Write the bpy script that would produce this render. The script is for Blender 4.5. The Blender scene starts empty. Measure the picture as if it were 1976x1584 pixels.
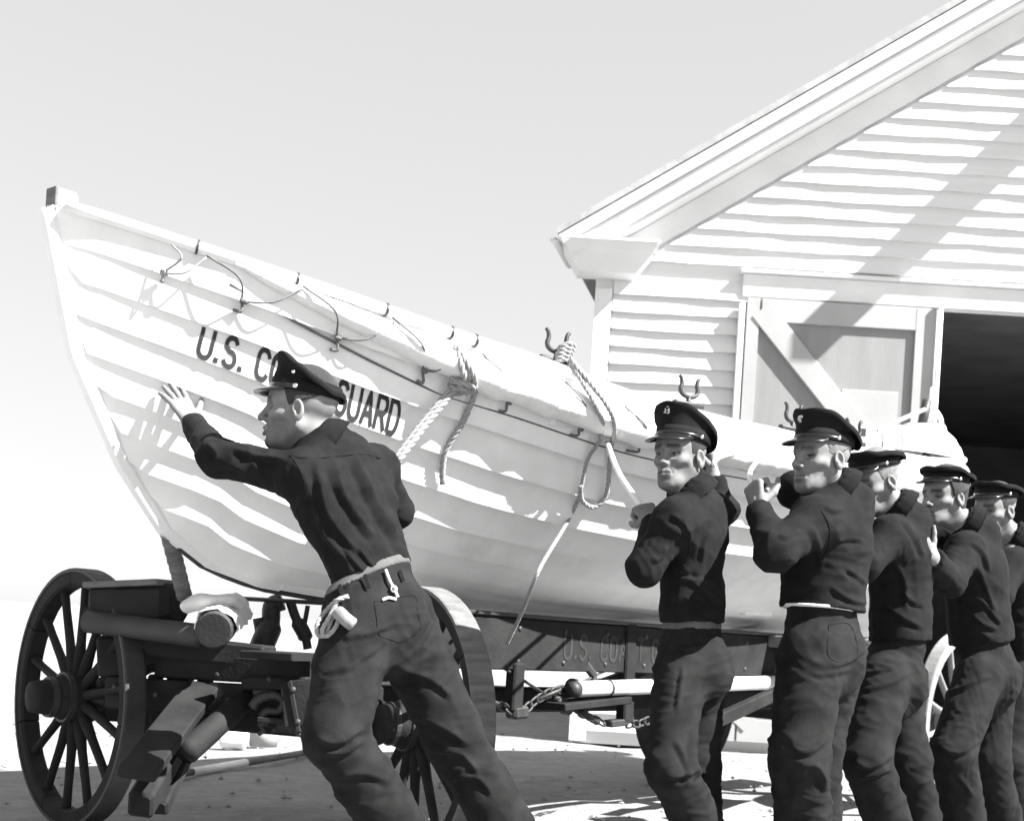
import bpy, math, random
import numpy as np
from mathutils import Vector, Matrix

random.seed(7)
rng = np.random.RandomState(7)
SC = bpy.context.scene
COL = SC.collection

# ------------------------------------------------------------------ camera, sky, sun, exposure
FPX, CX, CY, ROLL, CAMH = 2600.0, 988.0, 1218.0, 0.06, 0.95
cam_d = bpy.data.cameras.new('camera')
cam = bpy.data.objects.new('camera', cam_d)
COL.objects.link(cam)
cam.location = (0, 0, CAMH)
cam.matrix_world = Matrix.Translation((0, 0, CAMH)) @ (Matrix.Rotation(math.pi / 2, 4, 'X') @ Matrix.Rotation(ROLL, 4, 'Z'))
cam_d.sensor_width = 36.0
cam_d.lens = FPX / 1976.0 * 36.0
cam_d.shift_y = (CY - 792.0) / 1976.0          # rising front of a press camera
cam_d.clip_start = 0.1
cam_d.clip_end = 6000
cam_d.dof.use_dof = True
cam_d.dof.focus_distance = 4.5
cam_d.dof.aperture_fstop = 5.6
SC.camera = cam

SUN_H = (0.92, -0.40)                          # horizontal direction to the sun (right, towards camera)
sun_vec = Vector((SUN_H[0], SUN_H[1], 1.0)).normalized()
SUN_EL = math.asin(sun_vec.z)
world = bpy.data.worlds.new('World')
SC.world = world
world.use_nodes = True
wn, wl = world.node_tree.nodes, world.node_tree.links
wn.clear()
w_out = wn.new('ShaderNodeOutputWorld')
w_bg = wn.new('ShaderNodeBackground')
w_sky = wn.new('ShaderNodeTexSky')
w_sky.sky_type = 'NISHITA'
w_sky.sun_disc = False
w_sky.sun_elevation = SUN_EL
w_sky.sun_rotation = math.atan2(SUN_H[0], SUN_H[1])
w_sky.air_density = 1.0
w_sky.dust_density = 0.6
w_bw = wn.new('ShaderNodeRGBToBW')
wl.new(w_sky.outputs[0], w_bw.inputs[0])
w_pow = wn.new('ShaderNodeMath')
w_pow.operation = 'POWER'                       # hazy bright day: flatter sky than clear air
w_pow.inputs[1].default_value = 0.26
wl.new(w_bw.outputs[0], w_pow.inputs[0])
w_mul = wn.new('ShaderNodeMath')
w_mul.operation = 'MULTIPLY'
w_mul.inputs[1].default_value = 1.06
wl.new(w_pow.outputs[0], w_mul.inputs[0])
wl.new(w_mul.outputs[0], w_bg.inputs[0])
wl.new(w_bg.outputs[0], w_out.inputs[0])
w_bg.inputs[1].default_value = 0.15

sun_d = bpy.data.lights.new('sun', 'SUN')
sun_d.energy = 5.0
sun_d.angle = math.radians(0.5)
sun_d.color = (1.0, 0.995, 0.985)
sun = bpy.data.objects.new('sun', sun_d)
COL.objects.link(sun)
sun.rotation_euler = sun_vec.to_track_quat('Z', 'Y').to_euler()
sun.location = (20, -10, 20)

SC.view_settings.view_transform = 'Standard'
SC.view_settings.look = 'None'
SC.view_settings.gamma = 1.0
SC.view_settings.exposure = 2.0
SC.view_settings.use_curve_mapping = False

# ------------------------------------------------------------------ helpers: measuring rays, meshes, materials
_c, _s = math.cos(ROLL), math.sin(ROLL)


def P(px, py, Y):
    """point at depth Y seen at photo pixel (px, py)"""
    dx, dy = px - CX, CY - py
    return np.array([(dx * _c - dy * _s) / FPX * Y, Y, CAMH + (dy * _c + dx * _s) / FPX * Y])


def PZ(px, z, Y):
    """point at depth Y and height z near photo column px"""
    dx = px - CX
    dy = ((z - CAMH) / Y * FPX - dx * _s) / _c
    return np.array([(dx * _c - dy * _s) / FPX * Y, Y, z])


def proj(p):
    p = np.asarray(p, float)
    x = p[..., 0] / p[..., 1] * FPX
    y = (p[..., 2] - CAMH) / p[..., 1] * FPX
    return np.stack([CX + x * _c + y * _s, CY - (y * _c - x * _s)], -1)


def nrm(v):
    v = np.asarray(v, float)
    return v / max(1e-12, np.linalg.norm(v))


def mesh_obj(name, V, Fq, mat, parent=None, smooth=False, tone=None, loc=None):
    me = bpy.data.meshes.new(name)
    V = np.asarray(V, np.float32)
    if isinstance(Fq, np.ndarray):
        n, k = Fq.shape
        me.vertices.add(len(V))
        me.vertices.foreach_set('co', V.ravel())
        me.loops.add(n * k)
        me.loops.foreach_set('vertex_index', Fq.astype(np.int32).ravel())
        me.polygons.add(n)
        me.polygons.foreach_set('loop_start', np.arange(0, n * k, k, dtype=np.int32))
        me.update(calc_edges=True)
    else:
        me.from_pydata([tuple(map(float, v)) for v in V], [], [tuple(int(i) for i in f) for f in Fq])
        me.update()
    if smooth:
        me.polygons.foreach_set('use_smooth', np.ones(len(me.polygons), dtype=bool))
    if tone is not None:
        at = me.attributes.new('tone', 'FLOAT', 'POINT')
        at.data.foreach_set('value', np.asarray(tone, np.float32))
    if mat is not None:
        me.materials.append(mat)
    o = bpy.data.objects.new(name, me)
    COL.objects.link(o)
    if parent is not None:
        o.parent = parent
        # children keep world coordinates: undo the parents' translation
        off = np.zeros(3)
        q = parent
        while q is not None:
            off += np.array(q.location)
            q = q.parent
        o.location = tuple(-off)
    return o


def copy_at(src, parent, matrix=None, name=None):
    o = src.copy()
    COL.objects.link(o)
    o.parent = parent
    if matrix is not None:
        o.matrix_local = matrix
    return o


def thing(name, label, cat, loc=(0, 0, 0), group=None):
    o = bpy.data.objects.new(name, None)
    COL.objects.link(o)
    o.empty_display_size = 0.2
    o.location = tuple(map(float, loc))
    o['label'] = label
    o['category'] = cat
    if group:
        o['group'] = group
    return o


def tag(o, label, cat, group=None):
    o['label'] = label
    o['category'] = cat
    if group:
        o['group'] = group
    return o


class MB:
    def __init__(self):
        self.V, self.F = [], []

    def add(self, V, F):
        b = len(self.V)
        self.V.extend([tuple(map(float, v)) for v in V])
        self.F.extend([tuple(int(i) + b for i in f) for f in F])
        return self

    def box(self, c, size, ax=None, bev=0.0):
        """box centred c, full size, axes rows ax; bev chamfers the long edges"""
        c = np.asarray(c, float)
        ax = np.eye(3) if ax is None else np.asarray(ax, float)
        h = np.asarray(size, float) / 2
        if bev <= 0:
            V = []
            for sx in (-1, 1):
                for sy in (-1, 1):
                    for sz in (-1, 1):
                        V.append(c + ax[0] * h[0] * sx + ax[1] * h[1] * sy + ax[2] * h[2] * sz)
            F = [(0, 1, 3, 2), (4, 6, 7, 5), (0, 4, 5, 1), (2, 3, 7, 6), (0, 2, 6, 4), (1, 5, 7, 3)]
            return self.add(V, F)
        b = min(bev, h.min() * 0.45)
        prof = [(-h[1] + b, -h[2]), (h[1] - b, -h[2]), (h[1], -h[2] + b), (h[1], h[2] - b),
                (h[1] - b, h[2]), (-h[1] + b, h[2]), (-h[1], h[2] - b), (-h[1], -h[2] + b)]
        V = []
        for x, sc in ((-h[0], 0), (-h[0] + b, 1), (h[0] - b, 1), (h[0], 0)):
            for y, z in prof:
                f = 1.0 if sc else 1.0 - b / max(h[1], h[2])
                V.append(c + ax[0] * x + ax[1] * y * f + ax[2] * z * f)
        F = []
        for i in range(3):
            for j in range(8):
                k = (j + 1) % 8
                F.append((i * 8 + j, i * 8 + k, i * 8 + 8 + k, i * 8 + 8 + j))
        F.append(tuple(range(7, -1, -1)))
        F.append(tuple(range(24, 32)))
        return self.add(V, F)

    def beam(self, a, b, w, h, up=(0, 0, 1), bev=0.004):
        a, b = np.asarray(a, float), np.asarray(b, float)
        d = nrm(b - a)
        s = nrm(np.cross(up, d))
        u = np.cross(d, s)
        return self.box((a + b) / 2, (np.linalg.norm(b - a), w, h), (d, s, u), bev)

    def tube(self, pts, r, seg=8, cap=True, closed=False):
        pts = np.asarray(pts, float)
        n = len(pts)
        r = np.broadcast_to(np.asarray(r, float), (n,))
        T = np.gradient(pts, axis=0) if not closed else np.roll(pts, -1, 0) - np.roll(pts, 1, 0)
        T /= np.maximum(1e-9, np.linalg.norm(T, axis=1))[:, None]
        u = np.cross(T[0], [0, 0, 1])
        if np.linalg.norm(u) < 1e-3:
            u = np.cross(T[0], [0, 1, 0])
        u = nrm(u)
        V = []
        ang = np.arange(seg) * 2 * math.pi / seg
        for i in range(n):
            u = u - T[i] * np.dot(u, T[i])
            u = nrm(u)
            v = np.cross(T[i], u)
            for a in ang:
                V.append(pts[i] + r[i] * (math.cos(a) * u + math.sin(a) * v))
        F = []
        m = n if closed else n - 1
        for i in range(m):
            i2 = (i + 1) % n
            for j in range(seg):
                k = (j + 1) % seg
                F.append((i * seg + j, i * seg + k, i2 * seg + k, i2 * seg + j))
        if cap and not closed:
            F.append(tuple(range(seg - 1, -1, -1)))
            F.append(tuple((n - 1) * seg + j for j in range(seg)))
        return self.add(V, F)

    def lathe(self, c, axis, prof, seg=24, ref=None, caps=True):
        """profile [(along axis, radius)]"""
        c, axis = np.asarray(c, float), nrm(axis)
        ref = np.cross(axis, [0, 0, 1]) if ref is None else np.asarray(ref, float)
        if np.linalg.norm(ref) < 1e-3:
            ref = np.cross(axis, [1, 0, 0])
        u = nrm(ref)
        v = np.cross(axis, u)
        V, F = [], []
        for h, r in prof:
            for j in range(seg):
                a = j * 2 * math.pi / seg
                V.append(c + axis * h + r * (math.cos(a) * u + math.sin(a) * v))
        for i in range(len(prof) - 1):
            for j in range(seg):
                k = (j + 1) % seg
                F.append((i * seg + j, i * seg + k, (i + 1) * seg + k, (i + 1) * seg + j))
        if caps:
            F.append(tuple(range(seg - 1, -1, -1)))
            F.append(tuple((len(prof) - 1) * seg + j for j in range(seg)))
        return self.add(V, F)

    def build(self, name, mat, parent=None, smooth=False):
        return mesh_obj(name, self.V, self.F, mat, parent, smooth)


def smooth_path(pts, n=40):
    """Catmull-Rom through points"""
    pts = np.asarray(pts, float)
    if len(pts) == 2:
        t = np.linspace(0, 1, n)[:, None]
        return pts[0] * (1 - t) + pts[1] * t
    q = np.vstack([2 * pts[0] - pts[1], pts, 2 * pts[-1] - pts[-2]])
    m = len(pts) - 1
    out = []
    for s in np.linspace(0, m - 1e-6, n):
        i = int(s)
        u = s - i
        a, b, c, d = q[i], q[i + 1], q[i + 2], q[i + 3]
        out.append(0.5 * ((2 * b) + (c - a) * u + (2 * a - 5 * b + 4 * c - d) * u * u + (3 * b - a - 3 * c + d) * u ** 3))
    return np.array(out)


def rope_mb(path, r, pitch=None, strands=3, seg=6, mb=None):
    """laid rope: strands twisted round the path"""
    mb = mb or MB()
    path = np.asarray(path, float)
    L = np.concatenate([[0], np.cumsum(np.linalg.norm(np.diff(path, axis=0), axis=1))])
    pitch = pitch or r * 7
    n = int(min(400, max(12, L[-1] / pitch * 8)))
    s = np.linspace(0, L[-1], n)
    pts = np.stack([np.interp(s, L, path[:, i]) for i in range(3)], 1)
    T = np.gradient(pts, axis=0)
    T /= np.maximum(1e-9, np.linalg.norm(T, axis=1))[:, None]
    u = np.cross(T[0], [0.3, 1, 0.2])
    U, W = [], []
    for i in range(n):
        u = nrm(u - T[i] * np.dot(u, T[i]))
        U.append(u)
        W.append(np.cross(T[i], u))
    U, W = np.array(U), np.array(W)
    for k in range(strands):
        a = s / pitch * 2 * math.pi + k * 2 * math.pi / strands
        q = pts + r * 0.5 * (np.cos(a)[:, None] * U + np.sin(a)[:, None] * W)
        mb.tube(q, r * 0.56, seg)
    return mb


# ---- materials (a black-and-white place: greys only)
def mat(name, base, rough=0.6, var=0.15, scale=8.0, bump=0.0, bscale=60.0, stretch=(1, 1, 1), spec=0.4, metal=0.0,
        attr=False, dirt=0.0, sheen=0.0, coat=0.0):
    m = bpy.data.materials.new(name)
    m.use_nodes = True
    N, Lk = m.node_tree.nodes, m.node_tree.links
    bs = N['Principled BSDF']
    bs.inputs['Roughness'].default_value = rough
    bs.inputs['Specular IOR Level'].default_value = spec
    bs.inputs['Metallic'].default_value = metal
    if sheen:
        bs.inputs['Sheen Weight'].default_value = sheen
        bs.inputs['Sheen Roughness'].default_value = 0.5
        bs.inputs['Sheen Tint'].default_value = (1, 1, 1, 1)
    if coat:
        bs.inputs['Coat Weight'].default_value = coat
        bs.inputs['Coat Roughness'].default_value = 0.1
    tc = N.new('ShaderNodeTexCoord')
    mp = N.new('ShaderNodeMapping')
    mp.inputs['Scale'].default_value = stretch
    Lk.new(tc.outputs['Object'], mp.inputs[0])
    nz = N.new('ShaderNodeTexNoise')
    nz.inputs['Scale'].default_value = scale
    nz.inputs['Detail'].default_value = 6.0
    Lk.new(mp.outputs[0], nz.inputs[0])
    rm = N.new('ShaderNodeMapRange')
    rm.inputs[1].default_value = 0.3
    rm.inputs[2].default_value = 0.7
    rm.inputs[3].default_value = 1 - var
    rm.inputs[4].default_value = 1 + var
    Lk.new(nz.outputs[0], rm.inputs[0])
    mu = N.new('ShaderNodeMath')
    mu.operation = 'MULTIPLY'
    Lk.new(rm.outputs[0], mu.inputs[0])
    if attr:
        an = N.new('ShaderNodeAttribute')
        an.attribute_name = 'tone'
        Lk.new(an.outputs['Fac'], mu.inputs[1])
    else:
        mu.inputs[1].default_value = base
    last = mu.outputs[0]
    if dirt > 0:
        n2 = N.new('ShaderNodeTexNoise')
        n2.inputs['Scale'].default_value = scale * 0.35
        n2.inputs['Detail'].default_value = 8.0
        n2.inputs['Roughness'].default_value = 0.65
        Lk.new(mp.outputs[0], n2.inputs[0])
        r2 = N.new('ShaderNodeMapRange')
        r2.inputs[1].default_value = 0.56
        r2.inputs[2].default_value = 0.72
        r2.inputs[3].default_value = 1.0
        r2.inputs[4].default_value = 1.0 - dirt
        Lk.new(n2.outputs[0], r2.inputs[0])
        m2 = N.new('ShaderNodeMath')
        m2.operation = 'MULTIPLY'
        Lk.new(last, m2.inputs[0])
        Lk.new(r2.outputs[0], m2.inputs[1])
        last = m2.outputs[0]
    Lk.new(last, bs.inputs['Base Color'])
    if bump > 0:
        n3 = N.new('ShaderNodeTexNoise')
        n3.inputs['Scale'].default_value = bscale
        n3.inputs['Detail'].default_value = 4.0
        Lk.new(mp.outputs[0], n3.inputs[0])
        bp = N.new('ShaderNodeBump')
        bp.inputs['Strength'].default_value = bump
        bp.inputs['Distance'].default_value = 0.01
        Lk.new(n3.outputs[0], bp.inputs['Height'])
        Lk.new(bp.outputs[0], bs.inputs['Normal'])
    return m


M = dict(
    white=mat('white_boat_paint', 0.77, 0.36, 0.06, 7, 0.10, 30, spec=0.45, dirt=0.15),
    canvas=mat('white_canvas', 0.74, 0.85, 0.06, 14, 0.25, 120, spec=0.2, dirt=0.12),
    siding=mat('white_siding_paint', 0.64, 0.6, 0.06, 3, 0.12, 30, stretch=(0.25, 1, 4), spec=0.3),
    trim=mat('white_trim_paint', 0.66, 0.6, 0.05, 3, 0.1, 30, spec=0.3),
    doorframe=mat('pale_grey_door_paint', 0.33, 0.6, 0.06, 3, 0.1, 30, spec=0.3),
    doorpanel=mat('grey_door_panel_paint', 0.22, 0.6, 0.08, 3, 0.12, 30, spec=0.3, stretch=(3, 1, 0.4)),
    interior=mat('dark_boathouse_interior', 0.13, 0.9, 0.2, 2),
    roof=mat('roof_shingle', 0.3, 0.9, 0.2, 6, 0.3, 20),
    rope=mat('manila_rope', 0.30, 0.9, 0.2, 60, 0.4, 300, spec=0.15),
    darkrope=mat('tarred_line', 0.14, 0.85, 0.25, 40, 0.3, 200, spec=0.2),
    iron=mat('dark_iron', 0.025, 0.55, 0.3, 20, 0.15, 80, spec=0.5, dirt=0.3),
    wagon=mat('dark_wagon_paint', 0.017, 0.78, 0.35, 7, 0.25, 60, spec=0.18, dirt=-0.9),
    tyre=mat('iron_tyre', 0.028, 0.62, 0.3, 9, 0.2, 50, spec=0.5, dirt=-0.6),
    wornwood=mat('worn_grey_wood', 0.13, 0.8, 0.3, 9, 0.35, 40, stretch=(1, 1, 5), dirt=0.3),
    glarepaint=mat('wheel_glare_paint', 0.2, 0.6, 0.2, 8, 0.2, 60, dirt=0.3),  # sun glare on the near rear wheel, put into its base colour
    letter=mat('black_lettering', 0.02, 0.6, 0.2, 10),
    faded=mat('faded_black_lettering', 0.018, 0.7, 0.5, 14),
    jacket=mat('navy_wool_jacket', 0.0095, 0.95, 0.25, 22, 0.25, 340, spec=0.12),
    denim=mat('dark_denim', 0.0145, 0.92, 0.34, 14, 0.45, 380, spec=0.10, dirt=-0.45),
    cap=mat('navy_cap_cloth', 0.010, 0.9, 0.2, 24, 0.15, 300, spec=0.12),
    patent=mat('black_patent_leather', 0.010, 0.22, 0.1, 10, spec=0.45),
    brass=mat('polished_button', 0.7, 0.2, 0.1, 30, metal=1.0),
    badge=mat('embroidered_badge', 0.55, 0.7, 0.2, 60, 0.3, 300),
    webbelt=mat('light_web_belt', 0.075, 0.8, 0.12, 30, 0.3, 300),
    darkbelt=mat('dark_web_belt', 0.07, 0.7, 0.2, 30, 0.2, 200),
    skin=mat('skin', 0.30, 0.6, 0.14, 45, 0.06, 260, spec=0.2, attr=True),
    hair=mat('dark_hair', 0.025, 0.5, 0.3, 60, 0.6, 260, stretch=(3, 3, 1)),
    greyhair=mat('grey_hair', 0.16, 0.6, 0.3, 60, 0.6, 260, stretch=(3, 3, 1)),
    shoe=mat('black_shoe_leather', 0.02, 0.35, 0.2, 20, spec=0.5),
    leather=mat('worn_pale_leather', 0.2, 0.6, 0.25, 30, 0.2, 100),
)


def ground_material():
    m = bpy.data.materials.new('pale_sandy_ground')
    m.use_nodes = True
    N, Lk = m.node_tree.nodes, m.node_tree.links
    bs = N['Principled BSDF']
    bs.inputs['Roughness'].default_value = 0.95
    bs.inputs['Specular IOR Level'].default_value = 0.1
    tc = N.new('ShaderNodeTexCoord')
    a = N.new('ShaderNodeTexNoise')
    a.inputs['Scale'].default_value = 0.7
    a.inputs['Detail'].default_value = 10
    a.inputs['Roughness'].default_value = 0.62
    b = N.new('ShaderNodeTexNoise')
    b.inputs['Scale'].default_value = 9
    b.inputs['Detail'].default_value = 10
    b.inputs['Roughness'].default_value = 0.7
    for q in (a, b):
        Lk.new(tc.outputs['Object'], q.inputs[0])
    r = N.new('ShaderNodeMapRange')
    r.inputs[1].default_value, r.inputs[2].default_value = 0.35, 0.65
    r.inputs[3].default_value, r.inputs[4].default_value = 0.21, 0.28
    Lk.new(a.outputs[0], r.inputs[0])
    r2 = N.new('ShaderNodeMapRange')
    r2.inputs[1].default_value, r2.inputs[2].default_value = 0.3, 0.7
    r2.inputs[3].default_value, r2.inputs[4].default_value = 0.8, 1.15
    Lk.new(b.outputs[0], r2.inputs[0])
    mu = N.new('ShaderNodeMath')
    mu.operation = 'MULTIPLY'
    Lk.new(r.outputs[0], mu.inputs[0])
    Lk.new(r2.outputs[0], mu.inputs[1])
    Lk.new(mu.outputs[0], bs.inputs['Base Color'])
    c = N.new('ShaderNodeTexNoise')
    c.inputs['Scale'].default_value = 5
    c.inputs['Detail'].default_value = 8
    Lk.new(tc.outputs['Object'], c.inputs[0])
    bp = N.new('ShaderNodeBump')
    bp.inputs['Strength'].default_value = 0.8
    bp.inputs['Distance'].default_value = 0.08
    Lk.new(c.outputs[0], bp.inputs['Height'])
    Lk.new(bp.outputs[0], bs.inputs['Normal'])
    return m


# ------------------------------------------------------------------ setting: ground
def make_ground():
    xs = np.concatenate([[-3000, -400, -80, -30], np.linspace(-14, 16, 121), [30, 80, 400, 3000]])
    ys = np.concatenate([[-300, -40, -10], np.linspace(-3, 22, 101), [40, 90, 400, 4500]])
    X, Y = np.meshgrid(xs, ys, indexing='ij')
    near = np.exp(-((X - 1) / 9) ** 4 - ((Y - 9) / 10) ** 4)
    Z = near * (0.012 * np.sin(X * 3.1 + 1.3 * np.sin(Y * 1.7)) + 0.010 * np.sin(Y * 4.3 + 2 * np.sin(X * 1.1)) + 0.006 * np.sin(X * 9 + Y * 7)) - 0.014
    V = np.stack([X, Y, Z], -1).reshape(-1, 3)
    nx, ny = len(xs), len(ys)
    i, j = np.meshgrid(np.arange(nx - 1), np.arange(ny - 1), indexing='ij')
    a = (i * ny + j).ravel()
    Fq = np.stack([a, a + ny, a + ny + 1, a + 1], 1)
    o = mesh_obj('ground', V, Fq, ground_material(), None, True)
    o['kind'] = 'structure'


make_ground()

# ------------------------------------------------------------------ boathouse
WY = 12.0                      # the gable wall's plane
WX0, WX1 = 0.56, 9.95
APX, SLOPE = 5.25, 0.655
EAVE_X, EAVE_Z = 0.25, 4.42    # rake's lower tip (outer edge)
OPEN_X0, OPEN_X1, OPEN_Z = 3.64, 7.0, 4.02


def rake_z(x):
    return EAVE_Z + (x - EAVE_X) * SLOPE if x <= APX else EAVE_Z + (2 * APX - x - EAVE_X) * SLOPE


house = thing('boathouse', 'white clapboard boathouse with a gable roof and open doorway behind the boat stern', 'boathouse', (WX0, WY, 0))


def clap(x0, x1, z0, z1, parent, wob):
    """one lapped siding board: lower edge proud of the board below, ends cut to x0/x1 (callables of z)"""
    n = max(3, int(abs(x1(z0) - x0(z0)) / 0.22))
    V, F = [], []
    t_lo, t_hi = 0.056, 0.010
    for i in range(n + 1):
        u = i / n
        xa = x0(z0) + (x1(z0) - x0(z0)) * u
        xb = x0(z1) + (x1(z1) - x0(z1)) * u
        dz = 0.0035 * math.sin(xa * 5.1 + wob) + 0.0025 * math.sin(xa * 13.7 + wob * 2.3) + rng.uniform(-.002, .002)
        dy = 0.004 * math.sin(xa * 3.3 + wob * 1.7) + 0.003 * math.sin(xa * 10.1 + wob)
        V += [(xa, WY - 0.002, z0 + dz + 0.004), (xa, WY - t_lo + dy, z0 + dz), (xb, WY - t_hi, z1 + 0.018), (xb, WY - 0.002, z1 + 0.018)]
    for i in range(n):
        a, b = i * 4, i * 4 + 4
        F += [(a, a + 1, b + 1, b), (a + 1, a + 2, b + 2, b + 1), (a + 2, a + 3, b + 3, b + 2)]
    F += [(0, 3, 2, 1), (n * 4, n * 4 + 1, n * 4 + 2, n * 4 + 3)]
    mesh_obj('siding_board', V, F, M['siding'], parent)


PITCH = 0.155


def barn():
    k = 0
    z = 0.12
    top = rake_z(APX) - 0.35
    while z < top:
        z1 = z + PITCH
        inset = 0.20            # wall face lies inside the overhanging rake
        def left(zz):
            return max(WX0 + 0.16, EAVE_X + inset + 0.25 + (zz - (EAVE_Z - 0.28)) / SLOPE)
        def right(zz):
            return min(WX1 - 0.16, 2 * APX - left(zz))
        if right(z1) - left(z1) > 0.2:
            if z < OPEN_Z:
                clap(left, lambda q: OPEN_X0 - 0.11, z, z1, house, k * 1.3)
                clap(lambda q: OPEN_X1 + 0.11, right, z, z1, house, k * 1.9)
            elif z < OPEN_Z + 0.20:
                pass
            else:
                clap(left, right, z, z1, house, k * 1.3)
        z = z1
        k += 1
    # sheathing behind the boards
    mb = MB()
    zz = rake_z(WX0) - 0.2
    th = 0.15
    mb.add([(WX0, WY, 0), (OPEN_X0, WY, 0), (OPEN_X0, WY, OPEN_Z), (OPEN_X1, WY, OPEN_Z), (OPEN_X1, WY, 0), (WX1, WY, 0), (WX1, WY, zz), (APX, WY, rake_z(APX) - 0.2), (WX0, WY, zz)],
           [(0, 1, 2, 8), (2, 3, 6, 7, 8), (3, 4, 5, 6)])
    mb.build('gable_wall', M['siding'], house)
    # corner boards
    mb = MB().box((WX0 + 0.075, WY - 0.022, 2.03), (0.15, 0.05, 4.02), bev=0.004)
    mb.build('corner_board', M['trim'], house)
    mb = MB().box((WX1 - 0.075, WY - 0.022, 2.03), (0.15, 0.05, 4.02), bev=0.004)
    mb.build('corner_board', M['trim'], house)
    # lintel and jambs
    MB().box(((1.86 + OPEN_X1 + 0.1) / 2, WY - 0.035, OPEN_Z + 0.115), (OPEN_X1 + 0.1 - 1.86, 0.075, 0.2), bev=0.005).build('lintel', M['trim'], house)
    for x in (OPEN_X0 - 0.055, OPEN_X1 + 0.055):
        MB().box((x, WY - 0.03, OPEN_Z / 2), (0.1, 0.066, OPEN_Z - 0.002), bev=0.005).build('door_jamb', M['trim'], house)
    # drip rail above the door
    MB().box(((1.86 + OPEN_X1 + 0.1) / 2, WY - 0.06, OPEN_Z + 0.232), (OPEN_X1 + 0.16 - 1.86, 0.12, 0.03), bev=0.004).build('drip_rail', M['trim'], house)
    # roof: two slabs with overhang, rake boards and crown moulding
    ang = math.atan(SLOPE)
    OV = 0.40
    for side in (-1, 1):
        ex = EAVE_X - 0.06 if side < 0 else 2 * APX - EAVE_X + 0.06
        a = np.array([ex, 0, EAVE_Z + 0.0 - 0.06 * SLOPE])
        b = np.array([APX, 0, rake_z(APX)])
        d = nrm(b - a)
        nup = np.array([-d[2], 0, d[0]]) if side < 0 else np.array([d[2], 0, -d[0]])
        if nup[2] < 0:
            nup = -nup
        yy0, yy1 = WY - OV - 0.03, WY + 9
        mid = (a + b) / 2
        Ln = np.linalg.norm(b - a)
        a2 = a + d * 1.6
        q = [a + [0, yy0, 0], b + [0, yy0, 0], b + [0, yy1, 0], a2 + [0, yy1, 0]]
        MB().add([v + nup * 0.055 for v in q] + [v + nup * 0.005 for v in q],
                 [(0, 1, 2, 3), (7, 6, 5, 4), (0, 4, 5, 1), (1, 5, 6, 2), (2, 6, 7, 3), (3, 7, 4, 0)]).build('roof_slab', M['roof'], house)
        # moulding steps on the rake
        MB().box(mid + [0, WY - OV + 0.01, 0] - nup * 0.045, (Ln, 0.05, 0.09), (d, (0, 1, 0), nup), 0.01).build('rake_moulding', M['trim'], house)
        MB().box(mid + [0, WY - OV + 0.055, 0] - nup * 0.155, (Ln - 0.1, 0.04, 0.13), (d, (0, 1, 0), nup), 0.006).build('rake_board', M['trim'], house)
        MB().box(mid + [0, WY - OV / 2 + 0.04, 0] - nup * 0.232, (Ln - 0.25, OV - 0.08, 0.022), (d, (0, 1, 0), nup)).build('soffit', M['trim'], house)
        MB().box(mid + [0, WY - 0.026, 0] - nup * 0.345, (Ln - 0.5, 0.05, 0.20), (d, (0, 1, 0), nup), 0.005).build('frieze_board', M['trim'], house)
    # cornice return: a box with a sloping underside, at the left eave
    x0, x1 = EAVE_X - 0.02, EAVE_X + 0.80
    y0, y1 = WY - OV + 0.0, WY - 0.001
    zt, zb = EAVE_Z - 0.06, EAVE_Z - 0.30
    mb = MB()
    V = [(x0, y0, zt), (x1, y0, zt), (x1, y1, zt), (x0, y1, zt),
         (x0 + 0.05, y0 + 0.02, zt - 0.07), (x1 - 0.02, y0 + 0.02, zt - 0.07), (x1 - 0.02, y1, zt - 0.07), (x0 + 0.05, y1, zt - 0.07),
         (x0 + 0.16, y0 + 0.12, zb), (x1 - 0.16, y0 + 0.12, zb), (x1 - 0.16, y1, zb), (x0 + 0.16, y1, zb)]
    F = [(0, 1, 2, 3), (0, 4, 5, 1), (1, 5, 6, 2), (3, 7, 4, 0), (4, 8, 9, 5), (5, 9, 10, 6), (7, 11, 8, 4), (8, 11, 10, 9), (2, 6, 7, 3), (6, 10, 11, 7)]
    mb.add(V, F)
    mb.build('cornice_return', M['trim'], house)
    MB().box(((x0 + x1) / 2, (y0 + y1) / 2 - 0.01, zt + 0.012), (x1 - x0 + 0.05, y1 - y0 + 0.02, 0.022)).build('return_cap', M['trim'], house)
    MB().tube([(x0 - 0.10, y0 + 0.05, zt - 0.015), (x0 - 0.06, y0 + 0.08, zt - 0.01), (x0 + 0.1, y1 + 0.4, zt - 0.01)], [.012, .03, .04], 10).build('gutter', M['trim'], house, True)
    # side wall, back wall and the dark interior
    mb = MB()
    mb.add([(WX0, WY, 0), (WX0 + 1.6, WY + 8.5, 0), (WX0 + 1.6, WY + 8.5, zz), (WX0, WY, zz)], [(0, 1, 2, 3)])
    mb.add([(WX1, WY, 0), (WX1, WY + 8.5, 0), (WX1, WY + 8.5, zz), (WX1, WY, zz)], [(3, 2, 1, 0)])
    mb.add([(WX0 + 1.6, WY + 8.5, 0), (WX1, WY + 8.5, 0), (WX1, WY + 8.5, zz), (APX, WY + 8.5, rake_z(APX) - 0.2), (WX0 + 1.6, WY + 8.5, zz)], [(0, 1, 2, 3, 4)])
    mb.build('side_wall', M['siding'], house)
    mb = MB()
    e = 0.12
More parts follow.
